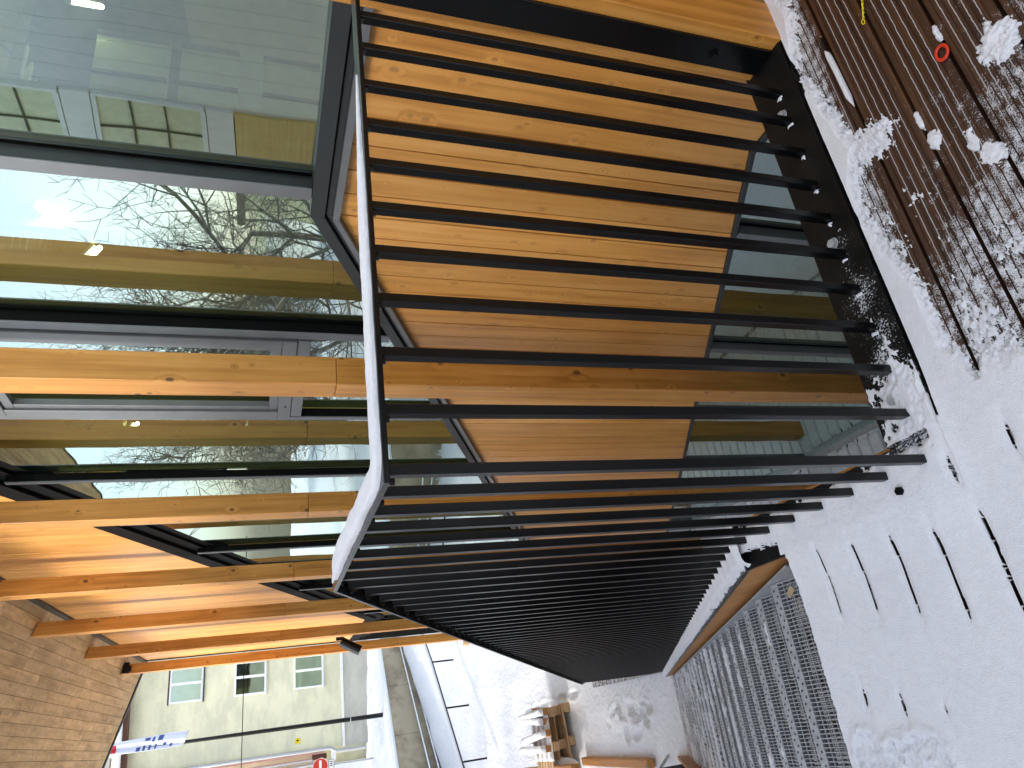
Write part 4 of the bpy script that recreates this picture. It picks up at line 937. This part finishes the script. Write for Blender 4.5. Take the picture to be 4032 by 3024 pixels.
ph(boxo('wall_edge', (CX - .02, yC + .10, -2.6 + H), (CX + .6, yC + .16, 4.0 + H), 'pink')); pipe('downpipe', .13, CX + .3, -2.2, 4.2, .06); pipe('downpipe', .30, CX + .3, -2.6, 4.2, .05)
ph(boxo('coping', (CX - .06, yC + .03, -3.05 + H), (CX + .2, .25, -2.92 + H), 'snow_far')); ph(boxo('coping', (CX + .2, .10, -2.6 + H), (CX + .4, .45, -2.5 + H), 'snow_far'))
ph(boxo('hatch', (CX + .40, yC + .17, -2.75 + H), (CX + .45, yC + .36, -2.2 + H), 'roof_brown')); ph(boxo('hatch', (CX + .40, .33, -1.6 + H), (CX + .45, .50, -1.1 + H), 'roof_brown')); ph(boxo('side_window', (CX + .50, .42, -2.1 + H), (CX + .55, .95, -1.5 + H), 'green_in')); ph(boxo('side_window', (CX + .50, .5, -1.0 + H), (CX + .55, 1.4, -.2 + H), 'room_dark'))
ph(put('annex_wall', MB().prism([(0, 0), (.2, 0), (.2, 1.35), (0, 1.35)], 0, 3).mesh('annex_wall'), 'white_paint', None, (CX + .25, .35, -4.3 + H)))
o = put('warning_plate', MB().quadbox((0, 0, 0), (.012, .19, .19)).mesh('warning_plate', bevel=.004), 'yellow', None, (CX - .014, -.70, -1.74 + H)); tag(o, 'small yellow warning plate with a black mark on the cream wall', 'sign')
put('mark', MB().prism([(0, 0), (.004, 0)] if False else [(0, 0), (.003, 0), (.003, .10), (0, .10)], .05, .09).prism([(0, .05), (.003, .05), (.003, .075), (0, .075)], .09, .14).mesh('mark'), 'matt_black', o, (-.004, 0, .05))
# overhead cable
t = cylo('cable', (25, -6, .285 + H), (25, 3, .31 + H), .012, 'matt_black', n=6); tag(t, 'thin dark cable strung across in front of the cream house', 'cable')
# flagpole
FX = 26.5; FY = -.930
t = thing('flagpole', 'dark slender flagpole rising from the bank before the cream house', 'flagpole', (FX, FY, -4.15 + H))
put('pole', MB().cyl((0, 0, 0), (0, .02, 8.6), .075, 12, .045).mesh('pole'), 'black_steel', t); put('band', MB().cyl((0, 0, 1.1), (0, 0, 1.13), .078, 12).mesh('band'), 'galv', t)
t = thing('flag', 'limp white flag with dark letters and a red emblem wound round the pole', 'flag', (FX, FY, 2.0 + H))
def cloth(nm, us, vs, fn, mt):
    m = MB()
    for u in us:
        for v in vs: m.v.append(fn(u, v))
    nv = len(vs)
    for i in range(len(us) - 1):
        for k in range(nv - 1): m.f.append((i * nv + k, i * nv + k + 1, (i + 1) * nv + k + 1, (i + 1) * nv + k)); m.mi.append(0)
    me = bpy.data.meshes.new(nm); me.from_pydata(m.v, [], m.f); me.update(); me.polygons.foreach_set('use_smooth', [True] * len(me.polygons))
    o = put(nm, me, mt, t); s = o.modifiers.new('thick', 'SOLIDIFY'); s.thickness = .006; return o
def ff(u, v):   # u along the hanging length, v across
    wdt = .34 * (1 - .35 * abs(u - .25)) ; yv = (v - .55) * wdt * 1.25
    return (-.09 + .05 * math.sin(v * 9 + u * 3), yv + .10 * (1 - u) * -.6 - .02, u * 2.15 - .15 * (1 - v) * (1 - u))
cloth('cloth', np.linspace(0, 1, 24), np.linspace(0, 1, 16), ff, 'flag_white')
for (u0, u1, v0, v1, mt) in ((.30, .36, .05, .40, 'flag_blue'), (.40, .43, .1, .42, 'flag_blue'), (.46, .52, .08, .28, 'flag_blue'), (.36, .38, .60, .92, 'flag_blue'), (.43, .46, .62, .94, 'flag_blue'), (.50, .53, .60, .95, 'flag_blue'), (.56, .61, .66, .95, 'flag_blue'), (.24, .28, .58, .75, 'flag_blue'), (.86, 1.0, .25, .85, 'flag_red'), (.16, .19, .7, .9, 'flag_blue')):
    cloth('emblem' if mt == 'flag_red' else 'letter', np.linspace(u0, u1, 4), np.linspace(v0, v1, 6), lambda u, v: (ff(u, v)[0] - .012, ff(u, v)[1], ff(u, v)[2]), mt)
# no-entry sign and plate
SX, SYY, SZ = 29.5, .36, -2.28 + H
t = thing('road_sign', 'round red no-entry sign with a white bar, small framed plate below it', 'sign', (SX, SYY, -4.2 + H))
put('post', MB().cyl((.04, 0, 0), (.04, 0, 2.2), .03, 10).mesh('post'), 'galv', t)
put('disc', MB().cyl((-.012, 0, SZ - t.location.z), (.0, 0, SZ - t.location.z), .25, 32).mesh('disc'), 'red', t)
put('rim', MB().cyl((-.010, 0, SZ - t.location.z), (.006, 0, SZ - t.location.z), .262, 32).mesh('rim'), 'sign_white', t)
put('bar', MB().quadbox((-.016, -.19, SZ - t.location.z - .045), (-.0121, .19, SZ - t.location.z + .045)).mesh('bar'), 'sign_white', t)
pz = SZ - t.location.z - .48
put('plate', MB().quadbox((-.012, -.18, pz), (0, .18, pz + .19)).mesh('plate', bevel=.01), 'alu_dark', t); put('plate_face', MB().quadbox((-.016, -.165, pz + .015), (-.0125, .165, pz + .175)).mesh('plate_face'), 'sign_white', t)
for q in range(3): put('stroke', MB().quadbox((-.018, -.12 + q * .06, pz + .06), (-.0165, -.09 + q * .06, pz + .14)).mesh('stroke'), 'matt_black', t)
# spotlight on the sixth post
t = thing('spotlight', 'black cylindrical spotlight fixed to the side of a timber post', 'lamp', (12.05, -1.545, -1.30 + H))
put('bracket', MB().quadbox((-.02, -.07, -.02), (.02, -.02, .10)).quadbox((-.04, -.02, .0), (.04, .0, .02)).mesh('bracket', bevel=.003), 'black_steel', t)
a = Vector((0, .0, .02)); b_ = Vector((-.05, .17, -.26)); put('lamp_body', MB().cyl(a, b_, .075, 20).mesh('lamp_body', bevel=.004), 'black_steel', t)
dv = (b_ - a).normalized(); put('lens', MB().cyl(b_, b_ + dv * .004, .066, 20).mesh('lens'), 'alu_grey', t)

# ================================================================== what the panes mirror: the street side opposite
ob = thing('opposite_house', 'long ochre and cream house across the yard, seen in the panes', 'house', (16, 26, GZ))
def po(o): o.location = Vector(o.location) - Vector(ob.location); o.parent = ob; return o
po(boxo('wall', (16, 27, GZ), (38, 34, GZ + 6.4), 'ochre')); po(boxo('roof', (15.6, 26.4, GZ + 6.41), (38.4, 34.5, GZ + 6.9), 'roof_brown')); 
for i in range(7):
    for j in range(2):
        f = po(boxo('window', (17.5 + i * 2.8, 26.93, GZ + 1.2 + j * 2.7), (18.7 + i * 2.8, 27.05, GZ + 2.6 + j * 2.7), 'white_paint')); o = boxo('pane', (.08, -.02, .08), (1.12, -.005, 1.32), 'room_dark', f)
ob2 = thing('opposite_house', 'white house with a green roof further along, seen in the panes', 'house', (44, 30, GZ))
for nm, lo, hi, mt in (('wall', (44, 28, GZ), (68, 36, GZ + 5.2), 'white_paint'), ('roof', (43.6, 27.5, GZ + 5.21), (68.4, 36.5, GZ + 5.8), 'green_in')):
    o = boxo(nm, lo, hi, mt, ob2); o.location = Vector(o.location) - Vector(ob2.location)
for i in range(8):
    o = boxo('window', (45.2 + i * 2.8 - 44, 27.94 - 30, 1.4), (46.4 + i * 2.8 - 44, 28.02 - 30, 2.9), 'room_dark', ob2)
def tree(loc, hgt, seed, label):
    r = random.Random(seed); t = thing('bare_tree', label, 'tree', loc, 'bare trees across the yard'); tr = MB(); cr = MB()
    def grow(p, d, ln, rad, lv):
        mb = tr if lv == 0 else cr; q = p; n_ = 3 if lv < 3 else 2
        for k in range(n_):
            d = (d + Vector((r.uniform(-.2, .2), r.uniform(-.2, .2), r.uniform(-.05, .18))) * (.5 if lv == 0 else 1)).normalized(); e = q + d * ln / n_; r2 = rad * (1 - .28 * (k + 1) / n_)
            mb.cyl(q, e, rad, 6 if lv < 2 else 3, r2, cap=False); q = e; rad = r2
            if lv < 5:
                for _ in range(2 if lv > 0 else 2):
                    if r.random() < .95:
                        a = r.uniform(0, 6.28); side = d.orthogonal(); side.rotate(Matrix.Rotation(a, 3, d)); nd_ = (d * r.uniform(.5, .9) + side * r.uniform(.5, .9)).normalized()
                        grow(q, nd_, ln * r.uniform(.52, .72), max(rad * .62, .008), lv + 1)
    grow(Vector((0, 0, -.1)), Vector((0, 0, 1)), hgt * .42, hgt * .014, 0)
    for nm, mb in (('trunk', tr), ('crown', cr)):
        me = bpy.data.meshes.new(nm); me.from_pydata(mb.v, [], mb.f); me.update(); put(nm, me, 'bark', t)
tree((18.2, 8.5, GZ), 14.5, 1, 'bare tree nearest the stairs, wide crown'); tree((24.5, 10.5, GZ), 14.5, 5, 'tall bare tree before the ochre house')
tree((30.0, 9.5, GZ), 13.5, 9, 'bare tree before the white house, leaning slightly'); tree((27.0, 17.0, GZ), 14, 13, 'tallest bare tree between the two houses'); tree((42.0, 14.0, GZ), 15, 17, 'farthest bare tree beside the white house')
o = blob('snow_heap', (15, 4.6, GZ + .2), (2.6, 1.2, 1.0), seed=5, mat='snow_far', sub_=5); tag(o, 'ploughed heap of snow beside the bare tree', 'snow heap')
o = blob('snow_heap', (24, 6.5, GZ + .1), (3.6, 1.3, .9), seed=15, mat='snow_far', sub_=5); tag(o, 'long ploughed heap of snow further down the yard', 'snow heap')

# the wing across the stairs, mirrored by the first pane
wg = thing('opposite_wing', 'pale board-clad wing with stacked windows across the stairs, seen in the first pane', 'building', (0, 6, GZ))
def pw(o): o.location = Vector(o.location) - Vector(wg.location); o.parent = wg; return o
WT = 5.8
pw(boxo('wing_core', (-9, 6.06, GZ), (10.95, 12, WT), 'void'))
me = MB().quadbox((0, 0, 0), (.286, .03, 1)).mesh('wing_board', bevel=.003)
for k in range(64):
    o = put('board', me, 'grey_board', None, (-8.9 + k * .29, 6.028, GZ)); o.scale = (1, 1, WT - GZ); pw(o)
def wz_(a, b_, mt, nm, x0=9.5, x1=10.9, y0=5.96, y1=6.05): return pw(boxo(nm, (x0, y0, a + H), (x1, y1, b_ + H), mt, bevel=.004))
wz_(-5.1, -.90, 'grey_board', 'panel'); wz_(-.87, .48, 'indoor_board', 'panel'); wz_(.50, .92, 'white_paint', 'panel'); wz_(2.66, 3.08, 'white_paint', 'panel'); wz_(4.7, 5.8, 'white_paint', 'panel')
for z0, z1 in ((.95, 2.63), (3.11, 4.67)):
    f = wz_(z0, z1, 'green_in', 'window', 9.56, 10.84, 5.99, 6.05); fo_ = Vector((9.56, 5.99, z0 + H))
    def ff_(lo, hi, nm='frame', mt='white_paint'): o = boxo(nm, lo, hi, mt, f, bevel=.003); o.location = Vector(lo) - fo_
    ff_((9.5, 5.94, z0 + H), (9.559, 6.03, z1 + H)); ff_((10.841, 5.94, z0 + H), (10.9, 6.03, z1 + H)); ff_((9.56, 5.94, z0 + H - .02), (10.84, 6.02, z0 + H + .06)); ff_((9.56, 5.94, z1 + H - .06), (10.84, 6.02, z1 + H + .01))
    for q in (.36, .68): ff_((9.56, 5.955, z0 + H + q * (z1 - z0)), (10.84, 5.985, z0 + H + q * (z1 - z0) + .03), 'glazing_bar', 'alu_dark')
    ff_((10.2, 5.955, z0 + H + .06), (10.23, 5.985, z1 + H - .06), 'glazing_bar', 'alu_dark')
